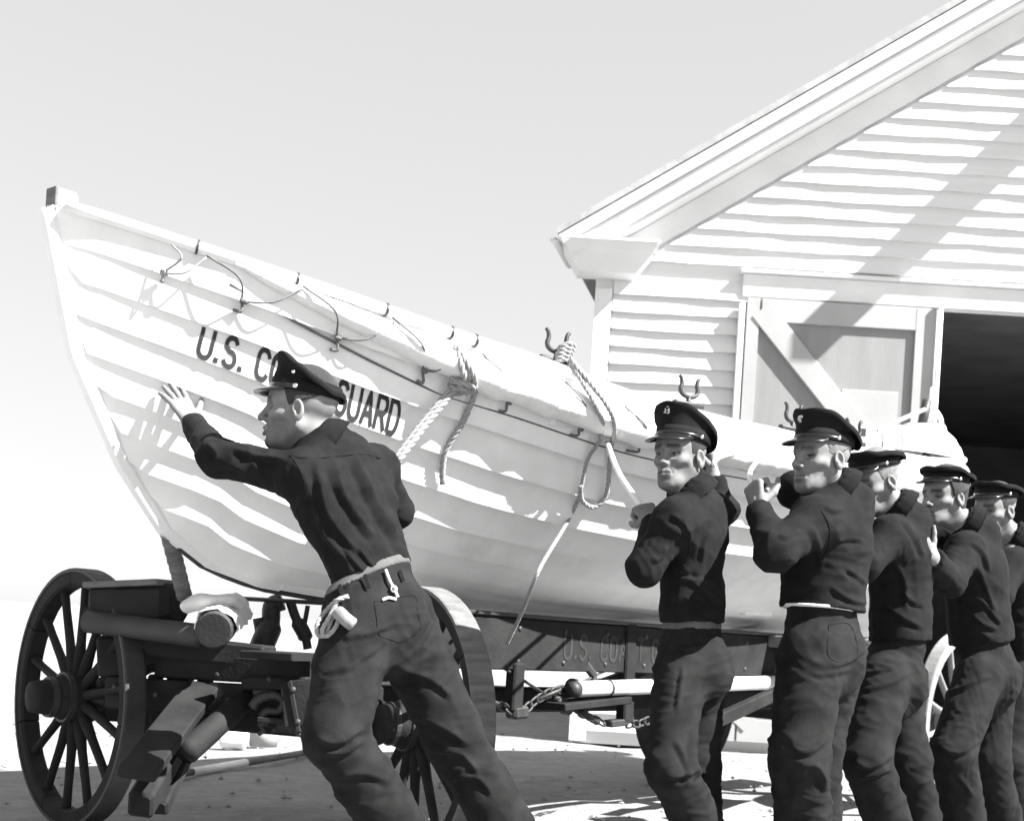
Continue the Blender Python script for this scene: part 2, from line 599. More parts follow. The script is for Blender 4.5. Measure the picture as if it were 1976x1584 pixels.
    mb.add([(WX0 + e, WY + 0.1, 0.02), (WX1 - e, WY + 0.1, 0.02), (WX1 - e, WY + 8.3, 0.02), (WX0 + 1.8, WY + 8.3, 0.02),
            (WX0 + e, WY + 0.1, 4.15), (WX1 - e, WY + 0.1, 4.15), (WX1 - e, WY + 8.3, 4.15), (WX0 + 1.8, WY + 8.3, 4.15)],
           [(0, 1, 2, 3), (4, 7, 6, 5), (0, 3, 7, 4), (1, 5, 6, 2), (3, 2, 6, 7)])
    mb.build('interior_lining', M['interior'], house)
    # hoist beam standing out of the gable: throws the slanting shadow across the boards
    bx, bz = 4.80, 6.19
    MB().box((bx, WY - 0.58, bz), (0.23, 1.20, 0.24), bev=0.01).build('hoist_beam', M['trim'], house)
    # door leaf, swung open flat against the boards, as a part with rails, stiles, brace and hinges
    x0, x1, z0, z1 = 1.90, 3.575, 0.10, OPEN_Z - 0.01
    yb = WY - 0.045
    leaf = MB().box(((x0 + x1) / 2, yb - 0.03, (z0 + z1) / 2), (x1 - x0 - 0.02, 0.03, z1 - z0 - 0.02)).build('door_leaf', M['doorpanel'], house)
    yf = yb - 0.062
    def sub(nm, c, size, ax=None, m='doorframe'):
        MB().box(c, size, ax, 0.004).build(nm, M[m], leaf)
    sub('door_stile', (x0 + 0.055, yf - 0.002, (z0 + z1) / 2), (0.11, 0.036, z1 - z0))
    sub('door_stile', (x0 - 0.045, yf + 0.01, (z0 + z1) / 2), (0.05, 0.09, z1 - z0 - 0.1), None, 'trim')
    sub('door_stile', (x1 - 0.09, yf, (z0 + z1) / 2), (0.18, 0.034, z1 - z0))
    sub('door_rail', ((x0 + x1) / 2, yf + 0.001, z1 - 0.10), (x1 - x0 - 0.26, 0.032, 0.20))
    sub('door_rail', ((x0 + x1) / 2, yf + 0.001, z0 + 0.10), (x1 - x0 - 0.26, 0.032, 0.20))
    sub('door_rail', ((x0 + x1) / 2, yf + 0.001, 1.95), (x1 - x0 - 0.26, 0.032, 0.18))
    a, b = np.array([x0 + 0.12, yf - 0.004, z1 - 0.10]), np.array([x1 - 0.40, yf - 0.004, 2.62])
    d = nrm(b - a)
    sub('door_brace', (a + b) / 2, (np.linalg.norm(b - a), 0.05, 0.20), (d, (0, 1, 0), np.cross(d, (0, 1, 0))))
    a, b = np.array([x0 + 0.12, yf - 0.003, 0.25]), np.array([x1 - 0.2, yf - 0.003, 1.85])
    d = nrm(b - a)
    sub('door_brace', (a + b) / 2, (np.linalg.norm(b - a), 0.045, 0.18), (d, (0, 1, 0), np.cross(d, (0, 1, 0))))
    sub('door_lit_patch', (3.03, yf + 0.012, 2.93), (0.50, 0.02, 0.66), None, 'doorframe')  # lit patch on the panel, put in as a paler board
    for zz_ in (0.6,):
        MB().box((x1 - 0.2, yf - 0.022, zz_), (0.4, 0.008, 0.05)).build('hinge', M['doorframe'], leaf)
    # slide rod at the jamb
    MB().tube([(x1 + 0.02, yf - 0.05, z1 + 0.05), (x1 + 0.02, yf - 0.05, 0.3)], 0.022, 8).build('door_rod', M['trim'], house, True)


barn()

# ------------------------------------------------------------------ the surfboat
BA = np.array([.648, .761, 0.0]); BA /= np.linalg.norm(BA)
BN = np.array([BA[1], -BA[0], 0.0])
B0 = np.array([-1.67, 4.6, 0.0])
BL, BMAX = 7.42, 1.05
_kt = np.array([0, .017, .057, .147, .36, .555, .75, 1.0, 1.336, 1.8, 2.35, 3.9])
_kz = np.array([2.30, 2.27, 2.136, 1.832, 1.48, 1.262, 1.155, 1.098, 1.072, 1.06, 1.055, 1.05])
_st = np.array([0, .32, .72, 1.04, 1.3, 1.6, 1.85, 2.17, 2.7, 3.9, 5.0, 6.0, 7.0, 7.8])
_sz = np.array([2.305, 2.228, 2.15, 2.095, 2.05, 2.022, 1.985, 1.945, 1.935, 1.975, 2.07, 2.21, 2.38, 2.50])


def _smooth_interp(xs, ys, lo, hi, n=400, it=10):
    g = np.linspace(lo, hi, n)
    v = np.interp(g, xs, ys)
    for _ in range(it):
        v[1:-1] = 0.25 * v[:-2] + 0.5 * v[1:-1] + 0.25 * v[2:]
    return g, v


_sg, _sv = _smooth_interp(_st, _sz, 0, BL, 400, 60)


def sheer(t):
    return np.interp(t, _sg, _sv)


def keelz(t):
    t = np.asarray(t, float)
    m = np.minimum(t, BL - t)
    z = np.interp(m, _kt, _kz)
    aft = t > BL / 2
    # stern post a little higher than the bow
    return np.where(aft, z + np.clip((0.5 - m) / 0.5, 0, 1) ** 2 * 0.195, z)


def halfb(t):
    x = np.abs(2 * np.asarray(t, float) / BL - 1)
    return BMAX * np.maximum(0.0, 1 - x ** 2.4) ** 0.9


def BF(t, n, z):
    t, n, z = np.broadcast_arrays(np.asarray(t, float), np.asarray(n, float), np.asarray(z, float))
    return B0 + t[..., None] * BA + n[..., None] * BN + z[..., None] * np.array([0, 0, 1.0])


def hull(t, v, off=0.0, side=1):
    """point on the hull skin; v = 0 keel .. 1 sheer"""
    t, v = np.broadcast_arrays(np.asarray(t, float), np.asarray(v, float))
    def sec(t, v):
        x = np.abs(2 * t / BL - 1)
        w = np.clip((x - 0.25) / 0.72, 0, 1) ** 1.25
        c1 = np.stack([0.46 - 0.12 * w, 0.02 + 0.20 * w], -1)
        c2 = np.stack([0.79 - 0.09 * w, 0.48 + 0.10 * w], -1)
        v_ = v[..., None]
        q = 3 * v_ * (1 - v_) ** 2 * c1 + 3 * v_ ** 2 * (1 - v_) * c2 + v_ ** 3
        zk = keelz(t)
        return 0.025 + (halfb(t)) * q[..., 0], zk + (sheer(t) - zk) * q[..., 1]
    n, z = sec(t, v)
    p = BF(t, side * n, z)
    if np.any(np.asarray(off) != 0):
        e = 1e-3
        n1, z1 = sec(t, np.clip(v + e, 0, 1.0))
        n0, z0 = sec(t, np.clip(v - e, 0, 1.0))
        dn, dz = n1 - n0, z1 - z0
        l = np.maximum(1e-9, np.hypot(dn, dz))
        on, oz = dz / l, -dn / l
        p = p + np.asarray(off)[..., None] * (BN * (side * on)[..., None] + np.array([0, 0, 1.0]) * oz[..., None])
    return p


_TT, _VV = np.meshgrid(np.concatenate([np.linspace(0, 2, 201), np.linspace(2.01, BL, 200)]), np.linspace(0, 1, 161), indexing='ij')
_HP = proj(hull(_TT, _VV))


def hull_at(px, py):
    d = (_HP[..., 0] - px) ** 2 + (_HP[..., 1] - py) ** 2
    i = np.unravel_index(np.argmin(d), d.shape)
    return float(_TT[i]), float(_VV[i])


def on_hull(px, py, off=0.02):
    t, v = hull_at(px, py)
    return hull(t, v, off)


def _qz(t, v):
    x = np.abs(2 * t / BL - 1)
    w = np.clip((x - 0.25) / 0.72, 0, 1) ** 1.25
    c1, c2 = 0.02 + 0.20 * w, 0.48 + 0.10 * w
    return 3 * v * (1 - v) ** 2 * c1 + 3 * v ** 2 * (1 - v) * c2 + v ** 3


_VG = np.linspace(0, 1, 241)


def strake_v(v, t):
    """section parameter of the strake line v at station t: the lines run out to the raked stems at their own heights"""
    t = np.atleast_1d(np.asarray(t, float))
    out = np.empty(len(t))
    for i, ti in enumerate(t):
        m = min(ti, BL - ti)
        zs, zk = float(sheer(ti)), float(keelz(ti))
        zv = min(zk, 1.055 + 0.33 * max(0.0, 1 - m / 1.7) ** 1.6)      # keel line carried on forward
        zl = zv + (zs - zv) * (_qz(ti, v) * (1 - .35 * max(0, 1 - m / 1.6)) + v * .35 * max(0, 1 - m / 1.6))
        f = (zl - zk) / max(1e-6, zs - zk)
        out[i] = np.interp(np.clip(f, 0, 1), _qz(ti, _VG), _VG) if zs - zk > 1e-5 else 0.0
    return out


boat = thing('surfboat', 'white lapstrake coast guard surfboat resting on the wheeled boat wagon', 'boat', BF(BL / 2, 0, 1.0))
NST = 9
vk = np.linspace(0.0, 1.0, NST + 1) ** 0.92
LAP = 0.037
TS = np.unique(np.concatenate([np.linspace(0, .06, 6), np.linspace(.06, 1.5, 30), np.linspace(1.5, 6.3, 44), np.linspace(6.3, BL - .06, 30), np.linspace(BL - .06, BL, 6)]))


def lap_of(k, t):
    """lap thickness of strake k at station t: dies out at the stems, and low down amidships"""
    t = np.asarray(t, float)
    m = np.minimum(t, BL - t)
    end = np.clip((m - .05) / 0.70, 0.03, 1) ** .8
    low = 0.15 if k < 3 else (0.3 if k == 3 else (0.75 if k == 4 else 1.0))
    aft = np.clip((m - .8) / .7, 0, 1)
    return LAP * end * (1 + (low - 1) * aft)


def make_planks():
    for side in (1, -1):
        for k in range(NST):
            nt = len(TS)
            a0 = strake_v(vk[k], TS)
            a1 = strake_v(vk[k + 1], TS)
            th = lap_of(k, TS) * np.clip((a1 - 0.02) / 0.22, 0, 1) * np.clip((a1 - a0) / 0.05, 0, 1)
            if k < NST - 1:
                a1 = np.clip(a1 + 0.010 * np.clip(a1 / .1, 0, 1), 0, 1)
            rings = [hull(TS, a0, -0.004 + 0.001 * np.ones(nt), side)]
            for q in range(4):
                f = q / 3.0
                rings.append(hull(TS, a0 + (a1 - a0) * f, th * (1 - f) + 0.001, side))
            V = np.concatenate(rings)
            F = []
            for r in range(len(rings) - 1):
                for i in range(nt - 1):
                    a = r * nt + i
                    f_ = (a, a + 1, a + nt + 1, a + nt)
                    F.append(f_ if side > 0 else f_[::-1])
            o = mesh_obj('plank', V, F, M['white'], boat, True)
            # hard lap edge: flat-shade the narrow lower face
            for p in range(nt - 1):
                o.data.polygons[p].use_smooth = False
            ed = MBsharp(o.data, nt)


def MBsharp(me, nt):
    # mark the lap edge sharp
    at = me.attributes.get('sharp_edge') or me.attributes.new('sharp_edge', 'BOOLEAN', 'EDGE')
    ev = np.zeros(len(me.edges) * 2, dtype=np.int32)
    me.edges.foreach_get('vertices', ev)
    ev = ev.reshape(-1, 2)
    s = ((ev >= nt) & (ev < 2 * nt)).all(1)
    at.data.foreach_set('value', s)


make_planks()


def make_boat_parts():
    # inner skin so that the boat is closed from above, and thwarts
    nt = len(TS)
    vv = np.linspace(0, 1, 9)
    V = np.concatenate([np.concatenate([hull(TS, np.full(nt, v), -0.03, s) for v in vv]) for s in (1, -1)])
    F = []
    for s in range(2):
        for r in range(8):
            for i in range(nt - 1):
                a = s * 9 * nt + r * nt + i
                F.append((a, a + nt, a + nt + 1, a + 1) if s == 0 else (a, a + 1, a + nt + 1, a + nt))
    mesh_obj('inner_skin', V, F, M['white'], boat, True)
    for t in (1.9, 3.0, 4.1, 5.2, 6.0):
        b = float(halfb(t)) - 0.05
        MB().box(BF(t, 0, sheer(t) - 0.17), (0.22, 2 * b, 0.04), (BA, BN, (0, 0, 1))).build('thwart', M['white'], boat)
    # keel and the two stems, one swept bar each
    def bar(ts, name, w, depth, sgn):
        pts = BF(ts, 0, keelz(ts))
        T = np.gradient(pts, axis=0)
        T /= np.linalg.norm(T, axis=1)[:, None]
        out = np.cross(T, BN) * sgn
        V, F = [], []
        for i in range(len(ts)):
            ww = w
            for (u, o_) in ((-ww, -0.03), (ww, -0.03), (ww, 0.01), (ww * .55, depth), (-ww * .55, depth), (-ww, 0.01)):
                V.append(pts[i] + BN * u + out[i] * o_)
        for i in range(len(ts) - 1):
            for j in range(6):
                k = (j + 1) % 6
                F.append((i * 6 + j, i * 6 + k, i * 6 + 6 + k, i * 6 + 6 + j))
        F += [tuple(range(5, -1, -1)), tuple((len(ts) - 1) * 6 + j for j in range(6))]
        return mesh_obj(name, V, F, M['white'], boat, False)
    dense = np.concatenate([np.linspace(0.0, .3, 26), np.linspace(.31, 1.1, 30)])
    bar(dense, 'bow_stem', 0.032, 0.035, 1.0)
    bar(np.linspace(1.1, BL - 1.1, 40), 'keel', 0.04, 0.03, 1.0)
    bar(BL - dense[::-1], 'stern_stem', 0.032, 0.035, 1.0)
    # stem head: the post standing above the sheer, its forward face covered by a thin darker strip
    h = P(96, 383, 4.6)
    top, bot = P(95, 361, 4.6), P(101, 440, 4.61)
    MB().box((top + bot) / 2 + BA * 0.05, (0.075, 0.055, np.linalg.norm(top - bot)), (BA, BN, (0, 0, 1)), 0.008).build('stem_head', M['white'], boat)
    MB().box((P(95, 361, 4.6) + P(97, 406, 4.6)) / 2 + BA * 0.009, (0.012, 0.062, 0.082), (BA, BN, (0, 0, 1)), 0.002).build('stem_front', M['wornwood'], boat)
    # keel shoe: dark rubbing strip under the keel
    pts = BF(np.linspace(.62, BL - .62, 60), 0, keelz(np.linspace(.62, BL - .62, 60)) - 0.036)
    MB().tube(pts, 0.014, 6).build('keel_shoe', M['iron'], boat)
    # gunwale rail both sides
    for s in (1, -1):
        ts = np.linspace(0.03, BL - 0.03, 90)
        pts = hull(ts, np.full(90, 1.0), 0.012, s) + np.array([0, 0, 0.006])
        MB().tube(pts, 0.021, 10).build('gunwale', M['white'], boat, True)
        pts = hull(ts, np.full(90, 0.985), -0.03, s)
        MB().tube(pts, 0.018, 8).build('inwale', M['white'], boat, True)
    # canvas fender rolled under the rail, sewn in one tapering length, with a dark lower line
    for s in (1, -1):
        ts = np.linspace(0.50, BL - 0.55, 230)
        end = np.clip((ts - 0.50) / 1.0, 0.02, 1) ** 0.6 * np.clip((BL - 0.55 - ts) / 0.6, 0.05, 1) ** 0.6
        wob = 1 + 0.05 * np.sin(ts * 23) + 0.035 * np.sin(ts * 51 + 1) - 0.10 * np.exp(-((np.mod(ts, 0.36) - 0.18) / 0.03) ** 2)
        vc = 1.0 - 0.075 * end
        pts = hull(ts, vc, 0.024, s)
        T = np.gradient(pts, axis=0); T /= np.linalg.norm(T, axis=1)[:, None]
        V, F = [], []
        seg = 14
        for i in range(len(ts)):
            upv = nrm(hull(ts[i], min(1.0, vc[i] + .02), 0.024, s) - hull(ts[i], vc[i] - .02, 0.024, s))
            ov = nrm(np.cross(T[i], upv)) * s
            if np.dot(ov, BN * s) < 0:
                ov = -ov
            rz = (0.074 * end[i]) * wob[i]
            rn = 0.084 * end[i] * wob[i]
            for j in range(seg):
                a = 2 * math.pi * j / seg
                V.append(pts[i] + upv * math.sin(a) * rz + ov * math.cos(a) * rn)
        for i in range(len(ts) - 1):
            for j in range(seg):
                k = (j + 1) % seg
                F.append((i * seg + j, i * seg + k, i * seg + seg + k, i * seg + seg + j))
        F += [tuple(range(seg)), tuple((len(ts) - 1) * seg + j for j in range(seg - 1, -1, -1))]
        mesh_obj('fender', V, F, M['canvas'], boat, True)
        vl = 1.0 - 0.155 * np.clip((ts - 0.3) / 1.0, 0, 1) ** 0.5
        MB().tube(hull(ts, vl, 0.018, s), 0.005, 6).build('fender_line', M['darkrope'], boat, True)
    # lashings from the rail to the lower line, with their loose tails
    def lash(top, low, nxt=None, tail=(-14, 16)):
        mb = MB()
        a = on_hull(*top, 0.035) + BN * 0.02
        b = on_hull(*low, 0.024) + BN * 0.008
        m = on_hull((top[0] * .45 + low[0] * .55) + 6, (top[1] * .5 + low[1] * .5) - 8, 0.09) + BN * 0.012
        mb.tube(smooth_path([a, m, b], 14), 0.0042, 5)
        e = on_hull(low[0] + tail[0], low[1] + tail[1], 0.03)
        e2 = on_hull(low[0] + tail[0] * .2, low[1] + tail[1], 0.04)
        mb.tube(smooth_path([b, e2, e], 8), 0.006, 5)
        mb.tube(smooth_path([b + BN * .004 - BA * .012, b + BN * .016, b + BN * .004 + BA * .012], 6), 0.009, 6)
        if nxt is not None:
            c = on_hull(*nxt, 0.035) + BN * 0.02
            mm = on_hull((low[0] * .6 + nxt[0] * .4), (low[1] * .6 + nxt[1] * .4) + 6, 0.075)
            mb.tube(smooth_path([b, mm, c], 14), 0.0042, 5)
        mb.build('lashing', M['rope' if low[0] < 330 else 'darkrope'], boat, True)
    lash((318, 474), (303, 525), (380, 497), (-2, 14))
    lash((378, 492), (456, 580), (566, 556))
    lash((566, 552), (641, 652), (738, 620))
    lash((740, 612), (806, 714), (858, 662))
    lash((910, 680), (968, 774), None, (-16, 12))
    lash((1075, 730), (1106, 822), None, (-16, 10))
    lash((1190, 780), (1226, 856), None, (-24, 8))
    lash((1330, 812), (1352, 892), None, (-20, 8))
    # rings on the rail
    for (x, y) in ((378, 490), (566, 551), (740, 611), (862, 655), (908, 668)):
        t, v = hull_at(x, y)
        c = hull(t, 1.0, 0.012) + np.array([0, 0, 0.006])
        T = nrm(hull(t + .02, 1.0) - hull(t - .02, 1.0))
        MB().lathe(c - T * 0.004, T, [(0, 0.020), (0, 0.026), (0.008, 0.026), (0.008, 0.020)], 12, caps=False).build('rail_ring', M['iron'], boat)
    # oarlocks
    def oarlock(px, py, w=0.095, h=0.085, lean=0.0):
        t, v = hull_at(px, py + 25)
        c = hull(t, 1.0, -0.02) + np.array([0, 0, 0.02])
        ax = nrm(BA * 1.0 + BN * 0.25)
        up = nrm(np.array([0, 0, 1.0]) - BA * lean)
        prof = [(-w * .62, h), (-w * .52, h * .9), (-w * .46, h * .62), (-w * .53, h * .36), (-w * .42, h * .12), (0, 0), (w * .42, h * .12), (w * .53, h * .36), (w * .46, h * .62), (w * .52, h * .9), (w * .62, h)]
        pts = smooth_path([c + ax * a + up * (b + 0.045) for a, b in prof], 40)
        o = MB().tube(pts, 0.0075 + 0.003 * np.sin(np.linspace(0, math.pi, 40)), 8)
        o.tube([c - up * 0.02, c + up * 0.05], 0.011, 8)
        o.box(c + up * 0.012, (0.17, 0.03, 0.022), (ax, nrm(np.cross(up, ax)), up), 0.004)
        o.build('oarlock', M['iron'], boat, True)
    oarlock(1075, 700)
    oarlock(1330, 790)
    oarlock(1525, 838)
    oarlock(1650, 850)
    # thin dark slot in the coaming aft of the mooring rope
    # stern turtleback deck, rolled canvas, post and stays
    ts = np.linspace(6.0, BL - 0.02, 16)
    V, F = [], []
    for i, t in enumerate(ts):
        b = float(halfb(t)) + 0.03
        for j in range(9):
            u = j / 8 * 2 - 1
            V.append(BF(t, u * b, sheer(t) + 0.02 + 0.10 * (1 - u * u) * min(1, b * 2)))
    for i in range(15):
        for j in range(8):
            a = i * 9 + j
            F.append((a, a + 9, a + 10, a + 1))
    mesh_obj('stern_deck', V, F, M['white'], boat, True)


def lumpy_tube(name, pts, r, m, parent, amp=0.12, seg=18, seed=0):
    """soft rolled canvas"""
    pts = smooth_path(pts, 26)
    n = len(pts)
    rr = np.full(n, r)
    rr[0] *= .55; rr[1] *= .9; rr[-1] *= .55; rr[-2] *= .9
    mb = MB().tube(pts, rr, seg)
    V = np.array(mb.V)
    q = V * 1.0
    a = np.sin(q[:, 0] * 31 + seed + 2 * np.sin(q[:, 2] * 23)) * np.sin(q[:, 2] * 37 + seed * 2 + 1.5 * np.sin(q[:, 1] * 19))
    c = np.repeat(pts, seg, 0)
    V = c + (V - c) * (1 + amp * a[:, None])
    mb.V = [tuple(v) for v in V]
    return mb.build(name, m, parent, True)


def make_stern():
    Y = 9.9
    # bundle of rolled canvas on the stern deck
    lumpy_tube('canvas_roll', [P(1655, 842, 8.9), P(1720, 842, 9.2), P(1762, 846, 9.4)], 0.075, M['canvas'], boat, .06, seed=1)
    lumpy_tube('canvas_roll', [P(1745, 830, 9.6), P(1780, 832, 9.7), P(1818, 830, 9.9)], 0.055, M['canvas'], boat, .05, seed=2)
    lumpy_tube('canvas_roll', [P(1768, 838, 9.4), P(1772, 852, 9.4), P(1775, 868, 9.4)], 0.085, M['canvas'], boat, .08, seed=4)
    lumpy_tube('canvas_roll', [P(1690, 872, 9.0), P(1760, 885, 9.4), P(1835, 890, 10.0)], 0.12, M['canvas'], boat, .08, seed=3)
    lumpy_tube('canvas_roll', [P(1800, 850, 10.2), P(1822, 868, 10.3), P(1836, 900, 10.3)], 0.11, M['canvas'], boat, .05, seed=5)
    MB().tube([P(1789, 772, 9.75), P(1777, 830, 9.75)], 0.034, 10).build('stern_post', M['iron'], boat, True)
    MB().tube([P(1800, 748, 9.9), P(1790, 838, 9.9)], 0.02, 8).build('ensign_staff', M['white'], boat, True)
    MB().tube(smooth_path([P(1794, 790, 9.85), P(1808, 796, 9.85), P(1816, 812, 9.85), P(1814, 832, 9.85)], 16), 0.018, 8).build('post_handle', M['white'], boat, True)
    MB().tube([P(1784, 790, 9.7), P(1672, 838, 8.9)], 0.016, 8).build('stay', M['rope'], boat, True)
    mb = MB()
    mb.box(P(1666, 834, 8.85), (0.03, 0.03, 0.05)).build('cleat', M['iron'], boat)
    mb = MB()
    mb.box(P(1690, 836, 8.95), (0.03, 0.03, 0.05)).build('cleat', M['iron'], boat)


make_boat_parts()
make_stern()


def stern_lines():
    for k, (pts, r) in enumerate((
            ([P(1752, 868, 9.3), P(1762, 884, 9.2), P(1778, 884, 9.2), P(1786, 872, 9.3)], .014),
            ([P(1700, 836, 8.85), P(1704, 848, 8.8), P(1702, 862, 8.85)], .006),
            ([P(1738, 836, 9.0), P(1742, 850, 8.95), P(1740, 866, 9.0)], .006),
            ([P(1800, 824, 9.8), P(1804, 832, 9.75), P(1802, 842, 9.8)], .006),
            ([P(1730, 905, 8.9), P(1760, 898, 9.0), P(1800, 892, 9.3)], .006),
            ([P(1786, 866, 9.3), P(1792, 878, 9.3), P(1788, 888, 9.3)], .012))):
        MB().tube(smooth_path(pts, 14), r, 7).build('canvas_lashing', M['darkrope'], boat, True)


stern_lines()

# ---- lettering as strokes mapped on the hull
def arc(cx, cy, rx, ry, a0, a1, n=10):
    return [(cx + rx * math.cos(math.radians(a0 + (a1 - a0) * i / n)), cy + ry * math.sin(math.radians(a0 + (a1 - a0) * i / n))) for i in range(n + 1)]


GL = {
    'U': (.58, [[(0, 1)] + arc(.29, .29, .29, .29, 180, 360) + [(.58, 1)]]),
    'S': (.56, [arc(.28, .74, .27, .26, 20, 200, 10) + arc(.28, .26, .28, .26, 100, -160, 14)]),
    'C': (.56, [arc(.29, .72, .28, .28, 15, 180) + arc(.29, .28, .28, .28, 180, 345)]),
    'O': (.58, [arc(.29, .71, .29, .29, 0, 180) + arc(.29, .29, .29, .29, 180, 360) + [(.58, .71)]]),
    'A': (.62, [[(0, 0), (.31, 1), (.62, 0)], [(.11, .33), (.51, .33)]]),
    'T': (.56, [[(0, 1), (.56, 1)], [(.28, 1), (.28, 0)]]),
    'G': (.58, [arc(.29, .72, .28, .28, 20, 180) + arc(.29, .28, .28, .28, 180, 360) + [(.57, .45), (.32, .45)]]),
    'R': (.58, [[(0, 0), (0, 1), (.33, 1)] + arc(.33, .74, .24, .26, 90, -90) + [(0, .48)], [(.3, .48), (.58, 0)]]),
    'D': (.58, [[(0, 0), (0, 1), (.27, 1)] + arc(.27, .5, .30, .5, 90, -90, 14) + [(0, 0)]]),
    '.': (.14, [[(.07, .0), (.07, .13)]]),
}


def lettering(text, mapper, gap=.24, space=.5, wd=.19, step=.04):
    """ribbons following the strokes; mapper(x, y) -> 3D"""
    out = []
    x = 0
    lay = []
    for ch in text:
        if ch == ' ':
            x += space
            continue
        w, st = GL[ch]
        lay.append((x, st, ch))
        x += w + (gap if ch != '.' else gap * 1.1)
    total = x - gap
    for ox, st, ch in lay:
        V, F = [], []
        for s in st:
            p = np.array(s, float)
            q = [p[0]]
            for i in range(len(p) - 1):
                n = max(1, int(np.linalg.norm(p[i + 1] - p[i]) / step))
                for k in range(1, n + 1):
                    q.append(p[i] + (p[i + 1] - p[i]) * k / n)
            q = np.array(q)
            keep = [0]
            for i in range(1, len(q)):
                if np.linalg.norm(q[i] - q[keep[-1]]) > 1e-4:
                    keep.append(i)
            q = q[keep]
            # extend stroke ends slightly
            d0, d1 = nrm(q[1] - q[0]), nrm(q[-1] - q[-2])
            if np.linalg.norm(q[0] - q[-1]) > .1:
                q[0] = q[0] - d0 * wd * .15
                q[-1] = q[-1] + d1 * wd * .15
            T = np.gradient(q, axis=0)
            T /= np.maximum(1e-9, np.linalg.norm(T, axis=1))[:, None]
            Nn = np.stack([-T[:, 1], T[:, 0]], 1)
            b = len(V)
            ww = wd * (1.15 if ch == '.' else 1)
            for i in range(len(q)):
                V.append(mapper((ox + q[i, 0] + Nn[i, 0] * ww / 2) / total, q[i, 1] + Nn[i, 1] * ww / 2))
                V.append(mapper((ox + q[i, 0] - Nn[i, 0] * ww / 2) / total, q[i, 1] - Nn[i, 1] * ww / 2))
            for i in range(len(q) - 1):
                F.append((b + 2 * i, b + 2 * i + 1, b + 2 * i + 3, b + 2 * i + 2))
        out.append((V, F))
    return out


def boat_lettering():
    # corners of the painted name measured on the hull: bottom-left, top-left, bottom-right, top-right
    bl, tl = np.array(hull_at(378, 668)), np.array(hull_at(390, 628))
    br, tr = np.array(hull_at(757, 811)), np.array(hull_at(773, 772))
    mid = (bl + br + tl + tr) / 4
    K0 = int(np.clip(np.searchsorted(np.array([strake_v(q, mid[0])[0] for q in vk]), mid[1]) - 1, 0, NST - 1))

    def mp(u, y):
        a = bl + (br - bl) * u
        b = tl + (tr - tl) * u
        t = a[0] + (b[0] - a[0]) * y
        e0, e1 = float(strake_v(vk[K0], t)[0]), float(strake_v(vk[K0 + 1], t)[0])
        f = .08 + .78 * y
        v = e0 + (e1 + .008 - e0) * f
        return hull(t, v, float(lap_of(K0, t)) * (1 - f) + 0.0045)
    for V, F in lettering('U.S. COAST GUARD', mp):
        mesh_obj('letter', V, F, M['letter'], boat, False)


boat_lettering()

# ------------------------------------------------------------------ the boat wagon
wagon = thing('boat_wagon', 'dark four-wheeled boat wagon carrying the white surfboat', 'wagon', BF(3.2, 0, 0))
WR = 0.555


